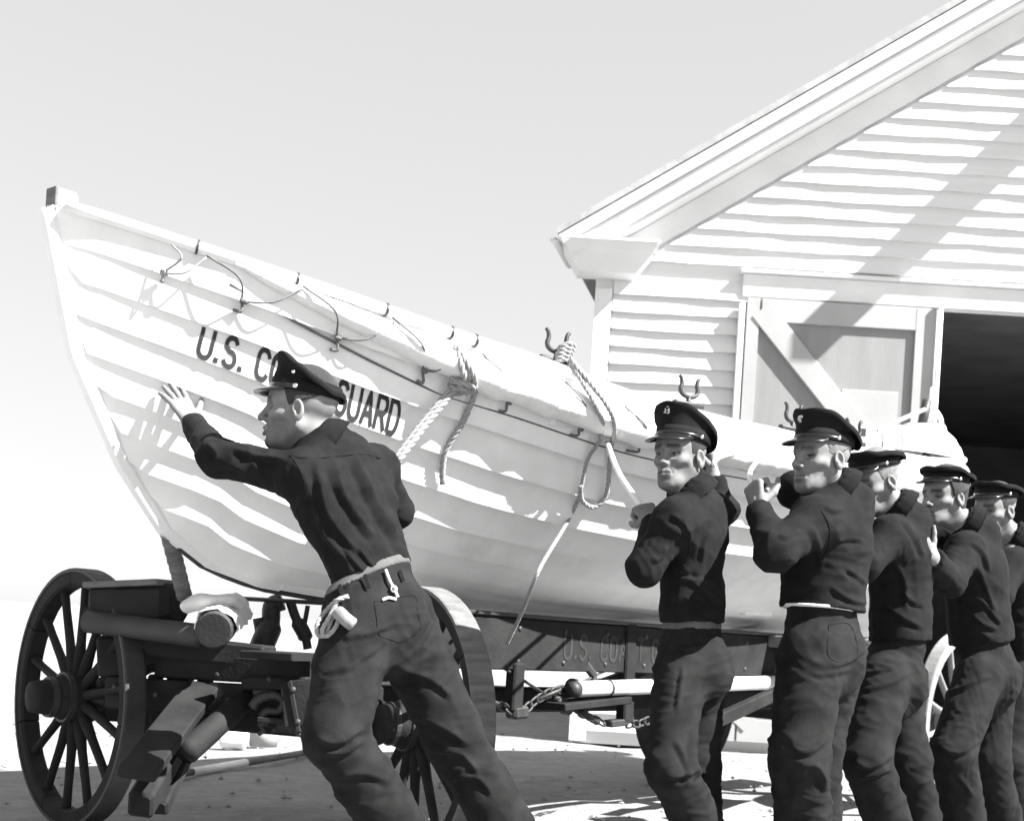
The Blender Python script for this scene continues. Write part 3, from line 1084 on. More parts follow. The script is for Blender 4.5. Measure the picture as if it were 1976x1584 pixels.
def make_wheel(c, axle, paint='wagon', tyre='tyre', n=14, w=0.125):
    """spoked wagon wheel; axle = unit vector pointing to its outer face"""
    axle = nrm(axle)
    rim_m = M[paint]
    tm = M[tyre]
    R = c[2]
    u0 = nrm(np.cross(axle, [0, 0, 1]))
    v0 = np.cross(axle, u0)
    o = MB().lathe(c, axle, [(-w / 2 + .02, R - .03), (-w / 2 + .02, R - .018), (w / 2 - .02, R - .018), (w / 2 - .02, R - .03), (-w / 2 + .02, R - .03)], 56, caps=False).build('wheel', rim_m, wagon, False)
    prof = [(-w / 2 + .01, R - .075), (-w / 2, R - .065), (-w / 2, R - .0165), (w / 2, R - .0165), (w / 2, R - .065), (w / 2 - .01, R - .075)]
    for k in range(7):
        a0, a1 = 2 * math.pi * (k + .006) / 7 + .3, 2 * math.pi * (k + .994) / 7 + .3
        V, F = [], []
        for i in range(9):
            a = a0 + (a1 - a0) * i / 8
            d = math.cos(a) * u0 + math.sin(a) * v0
            for (h, r) in prof:
                V.append(c + axle * h + d * r)
        for i in range(8):
            for q in range(6):
                q2 = (q + 1) % 6
                F.append((i * 6 + q, i * 6 + q2, i * 6 + 6 + q2, i * 6 + 6 + q))
        F += [tuple(range(5, -1, -1)), tuple(48 + q for q in range(6))]
        mesh_obj('felloe', V, F, rim_m, o, False)
    MB().lathe(c, axle, [(-w / 2 - .004, R - .017), (-w / 2 - .004, R - .003), (-w / 2 + .004, R), (w / 2 - .004, R), (w / 2 + .004, R - .003), (w / 2 + .004, R - .017), (-w / 2 - .004, R - .017)], 64, caps=False).build('tyre', tm, o, False)
    MB().lathe(c, axle, [(-.16, .05), (-.16, .075), (-.11, .085), (-.06, .105), (.05, .108), (.08, .09), (.12, .078), (.175, .07), (.20, .066), (.205, .02)], 24).build('hub', rim_m, o, True)
    for h in (-.115, -.055, .055, .12):
        MB().lathe(c + axle * h, axle, [(-.012, .06), (-.012, .108 if abs(h) < .1 else .088), (.012, .108 if abs(h) < .1 else .086), (.012, .06)], 24, caps=False).build('hub_band', M['iron'], o, False)
    u = nrm(np.cross(axle, [0, 0, 1]))
    v = np.cross(axle, u)
    for k in range(n):
        a = 2 * math.pi * (k + .35) / n
        d = math.cos(a) * u + math.sin(a) * v
        tdir = np.cross(axle, d)
        V, F = [], []
        prof = [(.095, .022, .028), (.16, .022, .028), (.24, .018, .022), (R - .16, .0165, .020), (R - .07, .019, .022)]
        dish = 0.0
        for (rr, a_, b_) in prof:
            for q in range(8):
                th = 2 * math.pi * q / 8
                V.append(c + d * rr + tdir * a_ * math.cos(th) + axle * b_ * math.sin(th))
        for i in range(len(prof) - 1):
            for q in range(8):
                k2 = (q + 1) % 8
                F.append((i * 8 + q, i * 8 + k2, i * 8 + 8 + k2, i * 8 + 8 + q))
        mesh_obj('spoke', V, F, rim_m, o, True)
    return o


FA = nrm([.966, -.259, 0])                     # front axle, far end to near end
HF = np.array([-1.855, 5.80, WR])
HN = np.array([-.36, 5.42, WR])
make_wheel(HF, [-.74, -.67, 0], w=.085)
make_wheel(HN, [.86, .51, 0], 'wagon', 'wornwood', w=.09)  # paler tyre colour carries the sunlit look of the tread
RB = 5.6
HRF, HRN = BF(RB, -0.93, WR), BF(RB, 1.02, WR)
make_wheel(HRF, -BN)
make_wheel(HRN, BN, 'glarepaint', 'glarepaint', w=.075)
FF = np.array([-FA[1], FA[0], 0])              # forward-ish normal of the axle, pointing away


def wpart(name, mb, m='wagon', smooth=False):
    return mb.build(name, M[m], wagon, smooth)


def make_wagon():
    UP = np.array([0, 0, 1.0])
    # front axle tree, sand bolster and swivel bolster
    wpart('axle', MB().beam(HF + FA * .17, HN - FA * .17, .14, .17, bev=.012))
    wpart('axle_arm', MB().lathe(HF + FA * .05, FA, [(0, .04), (.14, .055)], 14), 'iron')
    wpart('axle_arm', MB().lathe(HN - FA * .05, -FA, [(0, .04), (.14, .055)], 14), 'iron')
    # timber running over the axle and rising to the left end
    wpart('sand_board', MB().beam(P(318, 1282, 5.60), P(600, 1297, 5.36), .16, .105, bev=.01))
    wpart('bolster', MB().beam(P(205, 1292, 5.72), P(330, 1262, 5.60), .15, .10, bev=.02))
    # roller and cradle above, where the boat's forefoot rests
    wpart('roller', MB().tube([P(168, 1199, 5.52), P(170, 1199, 5.52), P(386, 1226, 5.30), P(392, 1227, 5.30)], .047, 18), 'tyre', True)
    wpart('roller_bar', MB().beam(P(166, 1184, 5.56), P(300, 1196, 5.46), .05, .055, bev=.006))
    mb = MB().beam(P(190, 1165, 5.62), P(345, 1166, 5.50), .20, .17, bev=.03)
    wpart('cradle_block', mb)
    wpart('cradle_block', MB().beam(P(186, 1163, 5.60) + [0, 0, .07], P(330, 1146, 5.50) + [0, 0, .045], .22, .025, bev=.005), 'wornwood')
    wpart('bolster_beam', MB().beam(P(270, 1240, 5.55), P(520, 1268, 5.45), .16, .09, bev=.01))
    wpart('upright', MB().beam(P(245, 1222, 5.66), P(248, 1300, 5.68), .20, .22, up=(0, 1, 0), bev=.012))
    wpart('upright', MB().beam(P(345, 1235, 5.62), P(350, 1350, 5.62), .09, .12, up=(0, 1, 0), bev=.01))
    wpart('upright', MB().beam(P(395, 1300, 5.52), P(402, 1385, 5.52), .05, .09, up=(0, 1, 0), bev=.008))
    # round log end of the saddle, running away from us
    a, b = P(412, 1216, 5.18), P(452, 1180, 6.0)
    d = nrm(b - a)
    wpart('saddle_log', MB().tube([a, a + d * .01, b], [.066, .072, .068], 20), 'tyre', False)
    wpart('saddle_log', MB().tube([a - d * .006, a - d * .002], [.064, .064], 20), 'wagon', False)
    sx = nrm(np.cross(d, UP)); uz = np.cross(sx, d)
    V, F = [], []
    for th_ in (0, .006):
        for i in range(14):
            for j in range(13):
                an = math.radians(-12 + 195 * j / 12)
                rr = .078 + th_ + .006 * math.sin(i * 1.7 + j * .9) + .004 * math.sin(j * 2.3 + i)
                V.append(a + d * (.05 + i * .055 + .012 * math.sin(j * 1.3)) + sx * rr * math.cos(an) + uz * rr * math.sin(an))
    for i in range(13):
        for j in range(12):
            k = i * 13 + j
            F += [(k, k + 13, k + 14, k + 1), (182 + k, 182 + k + 1, 182 + k + 14, 182 + k + 13)]
    for j in range(12):
        F += [(j, j + 1, 182 + j + 1, 182 + j)]
    mesh_obj('log_cover', V, F, M['canvas'], wagon, True)
    wpart('deck_plate', MB().beam(P(500, 1262, 5.30), P(600, 1268, 5.2), .26, .03))
    # axle-level boards and skirts
    wpart('axle_skirt', MB().beam(P(206, 1335, 5.58), P(470, 1350, 5.40), .03, .13, bev=.006))
    wpart('axle_skirt', MB().beam(P(235, 1390, 5.70), P(330, 1400, 5.62), .03, .16, bev=.006))
    wpart('king_post', MB().beam(P(300, 1300, 5.56), P(306, 1460, 5.56), .05, .075, up=(0, 1, 0), bev=.01))
    # tongue: wide plank sloping down to the ground
    a, b = P(392, 1325, 5.45), P(262, 1494, 4.62)
    wpart('tongue', MB().beam(a, b, .135, .042, up=(.1, -.3, 1), bev=.006), 'wagon')
    a2, b2 = P(375, 1372, 5.5), P(270, 1555, 4.75)
    wpart('tongue_brace', MB().beam(a2, b2, .09, .10, up=(.1, -.3, 1), bev=.012))
    wpart('tongue_brace', MB().beam(P(352, 1450, 5.30), P(300, 1560, 4.95), .09, .06, bev=.01))
    # round tie pole
    wpart('tie_pole', MB().tube([P(356, 1452, 5.0), P(360, 1449, 5.0), P(480, 1345, 5.45), P(530, 1310, 5.6)], [.042, .05, .045, .045], 14), 'wagon', True)
    # foot bracket at the right: frame, step and hooks
    wpart('hound', MB().beam(P(470, 1318, 5.35), P(596, 1318, 5.28), .05, .05, bev=.006))
    wpart('hound', MB().beam(P(560, 1312, 5.25), P(578, 1412, 5.25), .02, .06, up=(0, 1, 0), bev=.004))
    wpart('hound_plate', MB().beam(P(583, 1310, 5.28), P(592, 1398, 5.28), .16, .10, up=(0, 1, 0), bev=.004))
    wpart('step', MB().beam(P(505, 1386, 5.32), P(572, 1392, 5.30), .12, .022))
    wpart('hook', MB().tube(smooth_path([P(486, 1365, 5.3), P(500, 1348, 5.3), P(528, 1340, 5.3), P(548, 1352, 5.3), P(540, 1372, 5.3), P(512, 1374, 5.3), P(506, 1400, 5.3)], 24), .02, 8), 'iron', True)
    wpart('hook', MB().tube(smooth_path([P(490, 1338, 5.33), P(520, 1330, 5.33), P(552, 1338, 5.33), P(560, 1360, 5.33)], 16), .016, 8), 'iron', True)
    wpart('hook', MB().tube(smooth_path([P(500, 1395, 5.3), P(508, 1408, 5.3), P(498, 1416, 5.3)], 10), .01, 8), 'iron', True)
    wpart('hook', MB().tube(smooth_path([P(580, 1398, 5.25), P(572, 1412, 5.25), P(584, 1420, 5.25)], 10), .009, 8), 'iron', True)
    # chock arms beyond the gear
    wpart('chock_arm', MB().tube(smooth_path([P(545, 1160, 6.1), P(525, 1170, 6.1), P(522, 1205, 6.1), P(506, 1245, 6.05), P(492, 1290, 6.0)], 20), [.042 if i < 10 else .055 for i in range(20)], 10), 'iron', True)
    wpart('chock_arm', MB().tube(smooth_path([P(560, 1160, 6.1), P(572, 1195, 6.1), P(588, 1225, 6.1), P(594, 1252, 6.1)], 16), [.022] * 6 + [.034] * 6 + [.02] * 4, 10), 'iron', True)
    wpart('chock_arm', MB().tube([P(500, 1192, 6.1), P(506, 1225, 6.1)], .03, 10), 'iron', True)
    wpart('chock_arm', MB().tube([P(594, 1168, 6.1), P(586, 1212, 6.1)], .011, 8), 'iron', True)
    wpart('guard_rod', MB().tube([P(455, 1154, 6.1), P(640, 1164, 6.0)], .010, 8), 'iron', True)
    wpart('clevis', MB().beam(P(562, 1268, 5.2), P(596, 1269, 5.2), .03, .016), 'iron')
    # side rails (with the faded lettering) under the keel
    zt, zb = 1.012, .775
    for s in (1, -1):
        a, b = BF(1.75, .26 * s, (zt + zb) / 2), BF(6.5, .26 * s, (zt + zb) / 2)
        wpart('side_rail', MB().beam(a, b, .07, zt - zb, bev=.006))
        wpart('rail_cap', MB().beam(BF(1.75, .26 * s, zt + .013), BF(6.5, .26 * s, zt + .013), .10, .018, bev=.004), 'iron')
    for t in (2.0, 3.4, 4.8, 6.2):
        wpart('keel_roller', MB().tube([BF(t, -.2, .955), BF(t, .2, .955)], .052, 12), 'iron')
    # queen posts, truss rods, feet
    n = .28
    def pq(px, py):
        d0 = P(px, py, 1.0) - np.array([0, 0, CAMH])
        k = (n - np.dot(-B0 * [1, 1, 0], BN)) / np.dot(d0, BN)
        return np.array([0, 0, CAMH]) + d0 * k
    wpart('queen_post', MB().beam(pq(996, 1278), pq(990, 1372), .06, .075, up=BA, bev=.008))
    wpart('post_foot', MB().beam(pq(984, 1375), pq(1012, 1372), .07, .06, bev=.012), 'iron')
    wpart('queen_post', MB().beam(pq(1212, 1200), pq(1205, 1395), .06, .085, up=BA, bev=.008))
    wpart('post_foot', MB().beam(pq(1172, 1396), pq(1206, 1392), .06, .035, bev=.006), 'iron')
    def rod(a, b, r=.008):
        wpart('truss_rod', MB().tube([pq(*a), pq(*b)], r, 8), 'iron', True)
    rod((946, 1272), (1062, 1345))
    rod((1105, 1325), (1200, 1278))
    rod((1040, 1348), (1110, 1318), .011)
    wpart('strut', MB().tube([pq(1128, 1280), pq(1145, 1302), pq(1142, 1322)], .022, 8), 'iron')
    wpart('lower_plank', MB().beam(pq(1062, 1362), pq(1192, 1348), .18, .035), 'wagon')
    wpart('eye_ring', MB().lathe(pq(1106, 1326), BA, [(-.012, .03), (-.012, .045), (.012, .045), (.012, .03), (-.012, .03)], 16, caps=False), 'iron')
    wpart('pulley', MB().lathe(pq(1093, 1366), BN, [(-.02, .01), (-.02, .032), (.02, .032), (.02, .01)], 16), 'iron')
    # chain with turnbuckles: links under one part
    ch = wpart('chain', MB().tube([pq(952, 1354), pq(966, 1360)], .012, 8), 'iron')
    def link(c, d, roll, L=.062, w=.018, r=.0065):
        d = nrm(d)
        s = nrm(np.cross(d, [math.sin(roll), math.cos(roll), .3]))
        pts = []
        for k in range(16):
            a = 2 * math.pi * k / 16
            pts.append(c + d * (L / 2 - w) * np.sign(math.cos(a)) * (1 if abs(math.cos(a)) > .05 else 0) + d * w * math.cos(a) + s * w * math.sin(a))
        MB().tube(pts, r, 6, closed=True).build('link', M['iron'], ch, True)
    def chain(pts, step=.052):
        q = np.array([pq(*p) for p in pts])
        L = np.concatenate([[0], np.cumsum(np.linalg.norm(np.diff(q, axis=0), axis=1))])
        for k, s in enumerate(np.arange(step / 2, L[-1], step)):
            c = np.array([np.interp(s, L, q[:, i]) for i in range(3)])
            c2 = np.array([np.interp(min(s + .01, L[-1]), L, q[:, i]) for i in range(3)])
            c1 = np.array([np.interp(max(s - .01, 0), L, q[:, i]) for i in range(3)])
            link(c, c2 - c1, (k % 2) * 1.4)
    chain([(964, 1358), (984, 1372)])
    chain([(1012, 1370), (1035, 1350), (1060, 1336), (1100, 1326)])
    chain([(1072, 1350), (1100, 1364), (1130, 1380), (1170, 1398)])
    chain([(1210, 1398), (1232, 1396), (1262, 1386)])
    wpart('turnbuckle', MB().tube([pq(1116, 1372), pq(1122, 1374), pq(1152, 1392), pq(1156, 1394)], [.008, .020, .020, .008], 8), 'iron', True)
    wpart('turnbuckle', MB().tube([pq(1072, 1346), pq(1078, 1350), pq(1092, 1358), pq(1098, 1360)], [.008, .022, .022, .008], 8), 'webbelt', True)
    # rear bolster, cradle and its braces
    c = BF(4.75, 0, .93)
    wpart('rear_bolster', MB().beam(BF(4.62, -.75, .985), BF(4.62, .80, .985), .16, .07, bev=.008), 'wornwood')
    wpart('cradle_pad', MB().box(pq(1436, 1172), (.30, .20, .085), (BA, BN, UP), .01), 'white')
    wpart('cradle_pad', MB().tube(smooth_path([pq(1420, 1140), pq(1436, 1141), pq(1456, 1144)], 8), [.03, .05, .05, .05, .05, .05, .05, .03], 12), 'canvas', True)
    wpart('rear_axle', MB().beam(HRF + BN * .15, HRN - BN * .15, .15, .17, bev=.012))
    for s in (1, -1):
        wpart('brace', MB().beam(BF(3.6, .55 * s, .55), BF(5.4, .55 * s, .98), .05, .07, bev=.006), 'wagon')
        wpart('brace', MB().beam(BF(RB, .70 * s, .66), BF(RB - .1, .62 * s, 1.0), .08, .12, bev=.01), 'wagon')
    wpart('brake_plate', MB().beam(BF(4.4, .72, .72), BF(5.2, .72, .86), .03, .22, bev=.006), 'tyre')
    wpart('reach', MB().beam(BF(1.3, 0, .62), BF(RB, 0, .62), .11, .12, bev=.012))
    # faded name on the side rail
    def mp(u, y):
        t = 2.62 + u * 1.10
        return BF(t, .26 + .0375, .835 + y * .115)
    for V, F in lettering('U.S. COAST GUARD', mp, gap=.30, space=.6, wd=.17):
        mesh_obj('letter', V, F, M['faded'], wagon, False)


make_wagon()


def bolts():
    UP = np.array([0, 0, 1.0])
    spots = []
    for t in np.linspace(1.95, 6.3, 14):
        for z in (.815, .965):
            spots.append((BF(t, .26 + .036, z), BN))
    for x, y, d in ((222, 1325, 5.5), (300, 1340, 5.45), (380, 1346, 5.4), (440, 1350, 5.37), (255, 1215, 5.52), (330, 1222, 5.48), (340, 1290, 5.5), (420, 1300, 5.42), (520, 1310, 5.3), (565, 1330, 5.22), (574, 1392, 5.22)):
        spots.append((P(x, y, d), np.array([.1, -1, .1])))
    for q, n in spots:
        wpart('bolt', MB().lathe(q - nrm(n) * .004, n, [(0, .013), (.006, .013), (.010, .008), (.011, .002)], 8), 'iron', True)


bolts()


def gravel():
    r = np.random.RandomState(3)
    mb = MB()
    for k in range(520):
        x, y = r.uniform(-4.5, 4.5), r.uniform(6.2, 12.5)
        a = r.uniform(.006, .022)
        V = []
        for (px, py, pz) in ((1, 0, 0), (-1, 0, 0), (0, 1, 0), (0, -1, 0), (0, 0, .7), (0, 0, -.5)):
            V.append((x + px * a * r.uniform(.7, 1.3), y + py * a * r.uniform(.7, 1.3), .004 + pz * a * r.uniform(.7, 1.2)))
        mb.add(V, [(0, 2, 4), (2, 1, 4), (1, 3, 4), (3, 0, 4), (2, 0, 5), (1, 2, 5), (3, 1, 5), (0, 3, 5)])
    o = mb.build('gravel', M['leather'])
    o['kind'] = 'stuff'


gravel()

# loose gear -------------------------------------------------------
def pqn(px, py, n):
    d0 = P(px, py, 1.0) - np.array([0, 0, CAMH])
    k = (n - np.dot(-B0 * [1, 1, 0], BN)) / np.dot(d0, BN)
    return np.array([0, 0, CAMH]) + d0 * k


# spar slung under the wagon
a, b = pqn(1112, 1329, .33), pqn(1560, 1314, .33)
d = nrm(b - a)
o = thing('spar', 'round white spar slung level under the wagon behind the standing men', 'spar', a)
MB().tube([a, a + d * .01, b], [.034, .038, .040], 18).build('pole', M['white'], o, True)
MB().tube([a + d * .002, a - d * .05], [.039, .036], 18).build('end_ferrule', M['iron'], o, True)
for s in (.25, .62, 1.3):
    MB().lathe(a + d * s, d, [(-.006, .036), (-.006, .044), (.006, .044), (.006, .036)], 16, caps=False).build('band', M['iron'], o)

# pole on the sand
a, b = PZ(318, .035, 7.45), PZ(640, .035, 9.7)
d = nrm(b - a)
o = thing('ground_pole', 'thin dark pole with a white stretch lying on the sand behind the pushing man', 'pole', a)
L_ = np.linalg.norm(b - a)
MB().tube([a, b], .022, 10).build('shaft', M['wornwood'], o, True)
MB().tube([a + d * L_ * .13, a + d * L_ * .42], .0245, 10).build('white_section', M['white'], o, True)

# canvas bundle beside the bow lashing
o = lumpy_tube('canvas_bundle', [P(350, 1172, 5.30), P(380, 1160, 5.30), P(425, 1158, 5.36), P(468, 1164, 5.5)], .030, M['canvas'], None, .34, 24, 6)
tag(o, 'crumpled pale canvas bundle lying on the front cradle of the wagon', 'canvas bundle')

# pale bucket and sack on the sand far behind the front gear
o = thing('bucket', 'pale bucket standing on the sand behind the wagon gear', 'bucket', PZ(508, 0, 9.9))
MB().lathe(PZ(508, 0.0, 9.9), (0, 0, 1), [(0, .10), (.17, .125), (.17, .115), (.02, .09)], 20).build('pail', M['doorframe'], o, True)
MB().tube(smooth_path([PZ(478, .17, 9.9), PZ(508, .23, 9.8), PZ(538, .17, 9.9)], 14), .006, 6).build('handle', M['iron'], o, True)
o = lumpy_tube('sand_sack', [PZ(425, .06, 9.6), PZ(452, .07, 9.6), PZ(478, .055, 9.6)], .07, M['canvas'], None, .12, 14, 8)
tag(o, 'small pale sack lying on the sand left of the bucket', 'sack')

# ------------------------------------------------------------------ ropes
# thick served bow lashing from the forefoot down to the cradle
top, bot = on_hull(322, 1030, 0.0), P(356, 1150, 5.40)
top = BF(.56, 0, 1.255)
path = smooth_path([top, top * .5 + bot * .5 + BN * .0, bot], 40)
mb = MB()
n = 23
L_ = np.linalg.norm(bot - top)
dd = nrm(bot - top)
mb.tube(path, .018, 10)
for k in range(n):
    c = top + dd * L_ * (k + .5) / n
    nb = 24
    u = nrm(np.cross(dd, [0, 1, .1])); w = np.cross(dd, u)
    ring = [c + (u * math.cos(2 * math.pi * q / nb) + w * math.sin(2 * math.pi * q / nb)) * (.0205 + .0015 * math.sin(k * 2.1)) + dd * .006 * math.sin(2 * math.pi * q / nb + .6) for q in range(nb)]
    mb.tube(ring, .0105, 7, closed=True)
o = mb.build('bow_lashing', M['wornwood'], None, True)
tag(o, 'thick rope-served lashing running from the boat forefoot down to the wagon cradle', 'rope')


def hang(name, label, pts, r, m='rope', laid=True, n=60, off=None, group='ropes hanging on the boat side'):
    path = smooth_path(pts, n)
    mb = rope_mb(path, r) if laid else MB().tube(path, r, 8)
    o = mb.build(name, M[m], None, True)
    tag(o, label, 'rope', group)
    return o


def H(px, py, off=.03):
    return on_hull(px, py, off)


# mooring line made fast round the fender at the name
mb = rope_mb(smooth_path([H(862, 668, .06), H(858, 700, .11), H(868, 728, .10)], 24), .013)
rope_mb(smooth_path([H(862, 664, .05), H(872, 700, .12), H(884, 735, .09)], 24), .013, mb=mb)
rope_mb(smooth_path([H(845, 722, .07), H(868, 722, .11), H(886, 735, .09), H(876, 748, .06)], 24), .014, mb=mb)
rope_mb(smooth_path([H(850, 738, .05), H(866, 735, .10), H(880, 744, .07), H(862, 750, .05)], 24), .014, mb=mb)
p0 = H(860, 738, .06)
e1 = P(762, 892, 4.98)
for q in (-.011, .011):
    off = np.array([q, 0, q * .4])
    rope_mb(smooth_path([p0 + off, p0 * .55 + e1 * .45 + off - BN * .01, e1 + off], 40), .0135, mb=mb)
o = mb.build('mooring_rope', M['rope'], None, True)
tag(o, 'thick doubled rope knotted at the fender and hanging left behind the pushing man', 'rope', 'ropes hanging on the boat side')
hang('mooring_tail', 'loose rope tail hanging in a curve right of the boat name', [H(880, 728, .08), H(894, 748, .06), H(890, 780, .05), H(876, 812, .045), H(856, 846, .04), H(845, 870, .04), H(842, 902, .045), H(839, 920, .05)], .0125)
# falls at the forward oarlock
o1 = H(1086, 715, .0) + np.array([0, 0, .05])
mb = MB()
for k in range(5):
    c = o1 + np.array([0.004 * k - .01, 0, 0.016 * k - .02])
    u, w = BA * .034, BN * .03 + np.array([0, 0, .014])
    rope_mb(np.array([c + u * math.cos(a) + w * math.sin(a) for a in np.linspace(0, 2 * math.pi, 16)]), .010, mb=mb)
o = mb.build('rope_turns', M['rope'], None, True)
tag(o, 'turns of pale rope wound on the forward oarlock', 'rope', 'ropes hanging on the boat side')
hang('long_fall', 'long thin rope falling from the oarlock across the hull to the wagon rail',
     [o1 + BN * .03, H(1118, 770, .11), H(1140, 830, .06), H(1122, 880, .05), H(1102, 940, .05), H(1082, 1000, .05), pqn(1040, 1100, .95), pqn(1005, 1185, .72), pqn(978, 1243, .60)], .0085, n=90)
hang('rope_bight', 'pale rope hanging in an open loop below the forward oarlock',
     [o1 + BN * .03, H(1128, 755, .12), H(1150, 800, .11), H(1164, 850, .05), H(1164, 900, .05), H(1154, 945, .05), H(1130, 966, .05), H(1112, 952, .05), H(1103, 920, .055)], .0105, n=80)
hang('short_fall', 'short pale rope drawn tight over the fender by the oarlock', [o1 + BN * .02, H(1110, 762, .115), H(1136, 808, .09), H(1142, 832, .05)], .009)

# ------------------------------------------------------------------ the men: soft-blended bodies and clothes
class SDF:
    def __init__(self):
        self.p = []

    def add(self, fn, lo, hi, k=.02, op='u'):
        self.p.append((fn, np.asarray(lo, float), np.asarray(hi, float), k, op))
        return self

    def cap(self, a, b, ra, rb, k=.02, flat=None, clip=None, op='u'):
        a, b = np.asarray(a, float), np.asarray(b, float)
        ba = b - a
        bb = max(1e-12, float(ba @ ba))
        fx = None
        if flat is not None:
            fx = (nrm(flat[0]), 1.0 / flat[1] ** 2 - 1.0)

        def fn(X, Y, Z):
            ax, ay, az = X - a[0], Y - a[1], Z - a[2]
            h = np.clip((ax * ba[0] + ay * ba[1] + az * ba[2]) / bb, 0, 1)
            ax, ay, az = ax - ba[0] * h, ay - ba[1] * h, az - ba[2] * h
            q = ax * ax + ay * ay + az * az
            if fx is not None:
                w = ax * fx[0][0] + ay * fx[0][1] + az * fx[0][2]
                q = q + w * w * fx[1]
            d = np.sqrt(q) - (ra + (rb - ra) * h)
            if clip is not None:
                c, n = clip
                d = np.maximum(d, (X - c[0]) * n[0] + (Y - c[1]) * n[1] + (Z - c[2]) * n[2])
            return d
        r = max(ra, rb)
        return self.add(fn, np.minimum(a, b) - r, np.maximum(a, b) + r, k, op)

    def ell(self, c, ax, r, k=.02, op='u', clip=None):
        c = np.asarray(c, float)
        ax = np.asarray(ax, float)
        r = np.asarray(r, float)

        def fn(X, Y, Z):
            dx, dy, dz = X - c[0], Y - c[1], Z - c[2]
            l = [dx * ax[i][0] + dy * ax[i][1] + dz * ax[i][2] for i in range(3)]
            k0 = np.sqrt(sum((l[i] / r[i]) ** 2 for i in range(3)))
            k1 = np.sqrt(sum((l[i] / r[i] ** 2) ** 2 for i in range(3)))
            d = k0 * (k0 - 1) / np.maximum(k1, 1e-9)
            if clip is not None:
                for (cc, n) in clip:
                    d = np.maximum(d, (X - cc[0]) * n[0] + (Y - cc[1]) * n[1] + (Z - cc[2]) * n[2])
            return d
        m = float(r.max())
        return self.add(fn, c - m, c + m, k, op)

    def ring(self, c, axis, R, r, tall=1.0, k=.01, ref=None, flatR=1.0, clip=None):
        """torus about axis; tall stretches it along the axis"""
        c, axis = np.asarray(c, float), nrm(axis)

        def fn(X, Y, Z):
            dx, dy, dz = X - c[0], Y - c[1], Z - c[2]
            h = dx * axis[0] + dy * axis[1] + dz * axis[2]
            qx, qy, qz = dx - axis[0] * h, dy - axis[1] * h, dz - axis[2] * h
            rho = np.sqrt(qx * qx + qy * qy + qz * qz)
            return np.sqrt((rho - R) ** 2 + (h / tall) ** 2) - r
        m = R + r * max(1, tall)
        return self.add(fn, c - m, c + m, k)

    def field(self, h, pad=.03):
        add_ = [q for q in self.p if q[4] == 'u']
        lo = np.min([q[1] for q in add_], 0) - pad
        hi = np.max([q[2] for q in add_], 0) + pad
        n = np.ceil((hi - lo) / h).astype(int) + 1
        Fd = np.full(n, .3, np.float32)
        gx = [(lo[i] + h * np.arange(n[i])).astype(np.float32) for i in range(3)]
        for fn, a, b, k, op in self.p:
            m = k + 2.5 * h
            i0 = np.maximum(0, np.floor((a - m - lo) / h).astype(int))
            i1 = np.minimum(n, np.ceil((b + m - lo) / h).astype(int) + 1)
            if np.any(i1 <= i0):
                continue
            sl = tuple(slice(i0[i], i1[i]) for i in range(3))
            X, Y, Z = gx[0][sl[0]][:, None, None], gx[1][sl[1]][None, :, None], gx[2][sl[2]][None, None, :]
            d = fn(X, Y, Z).astype(np.float32)
            G = Fd[sl]
            if op == 'u':
                hh = np.maximum(k - np.abs(G - d), 0) / k
                Fd[sl] = np.minimum(G, d) - hh * hh * (k * .25)
            else:
                hh = np.maximum(k - np.abs(G + d), 0) / k
                Fd[sl] = np.maximum(G, -d) + hh * hh * (k * .25)
        return Fd, lo, h


def surface_nets(Fd, lo, h):
    S = Fd < 0
    n = np.array(S.shape)
    cnt = np.zeros(n - 1, np.int8)
    for i in (0, 1):
        for j in (0, 1):
            for k in (0, 1):
                cnt += S[i:n[0] - 1 + i, j:n[1] - 1 + j, k:n[2] - 1 + k]
    act = (cnt > 0) & (cnt < 8)
    idx = np.argwhere(act)
    ids = np.full(n - 1, -1, np.int32)
    ids[act] = np.arange(len(idx), dtype=np.int32)
    C = [(i, j, k) for i in (0, 1) for j in (0, 1) for k in (0, 1)]
    val = {c: Fd[idx[:, 0] + c[0], idx[:, 1] + c[1], idx[:, 2] + c[2]] for c in C}
    acc = np.zeros((len(idx), 3), np.float32)
    num = np.zeros(len(idx), np.float32)
    for a in C:
        for d in range(3):
            if a[d] == 0:
                b = list(a); b[d] = 1; b = tuple(b)
                fa, fb = val[a], val[b]
                cr = (fa < 0) != (fb < 0)
                t = np.where(cr, fa / np.where(cr, fa - fb, 1), 0)
                p = np.array(a, np.float32)[None] + np.zeros((len(idx), 1), np.float32)
                p[:, d] += t
                acc += np.where(cr[:, None], p, 0)
                num += cr
    V = (idx + acc / num[:, None]) * h + lo
    quads = []
    for d in range(3):
        e, f = (d + 1) % 3, (d + 2) % 3
        sl0 = [slice(None)] * 3
        sl1 = [slice(None)] * 3
        sl0[d] = slice(0, -1); sl1[d] = slice(1, None)
        sl0[e] = sl1[e] = slice(1, -1)
        sl0[f] = sl1[f] = slice(1, -1)
        A, B = S[tuple(sl0)], S[tuple(sl1)]
        q = np.argwhere(A != B)
        if not len(q):
            continue
        inside = A[q[:, 0], q[:, 1], q[:, 2]]
        q[:, e] += 1; q[:, f] += 1
        def cell(de, df):
            c = q.copy(); c[:, e] -= de; c[:, f] -= df
            return ids[c[:, 0], c[:, 1], c[:, 2]]
        c00, c10, c11, c01 = cell(1, 1), cell(0, 1), cell(0, 0), cell(1, 0)
        Q = np.stack([c00, c10, c11, c01], 1)
        Q[~inside] = Q[~inside][:, ::-1]
        quads.append(Q)
    Q = np.concatenate(quads)
    Q = Q[(Q >= 0).all(1)]
    return V.astype(np.float64), Q


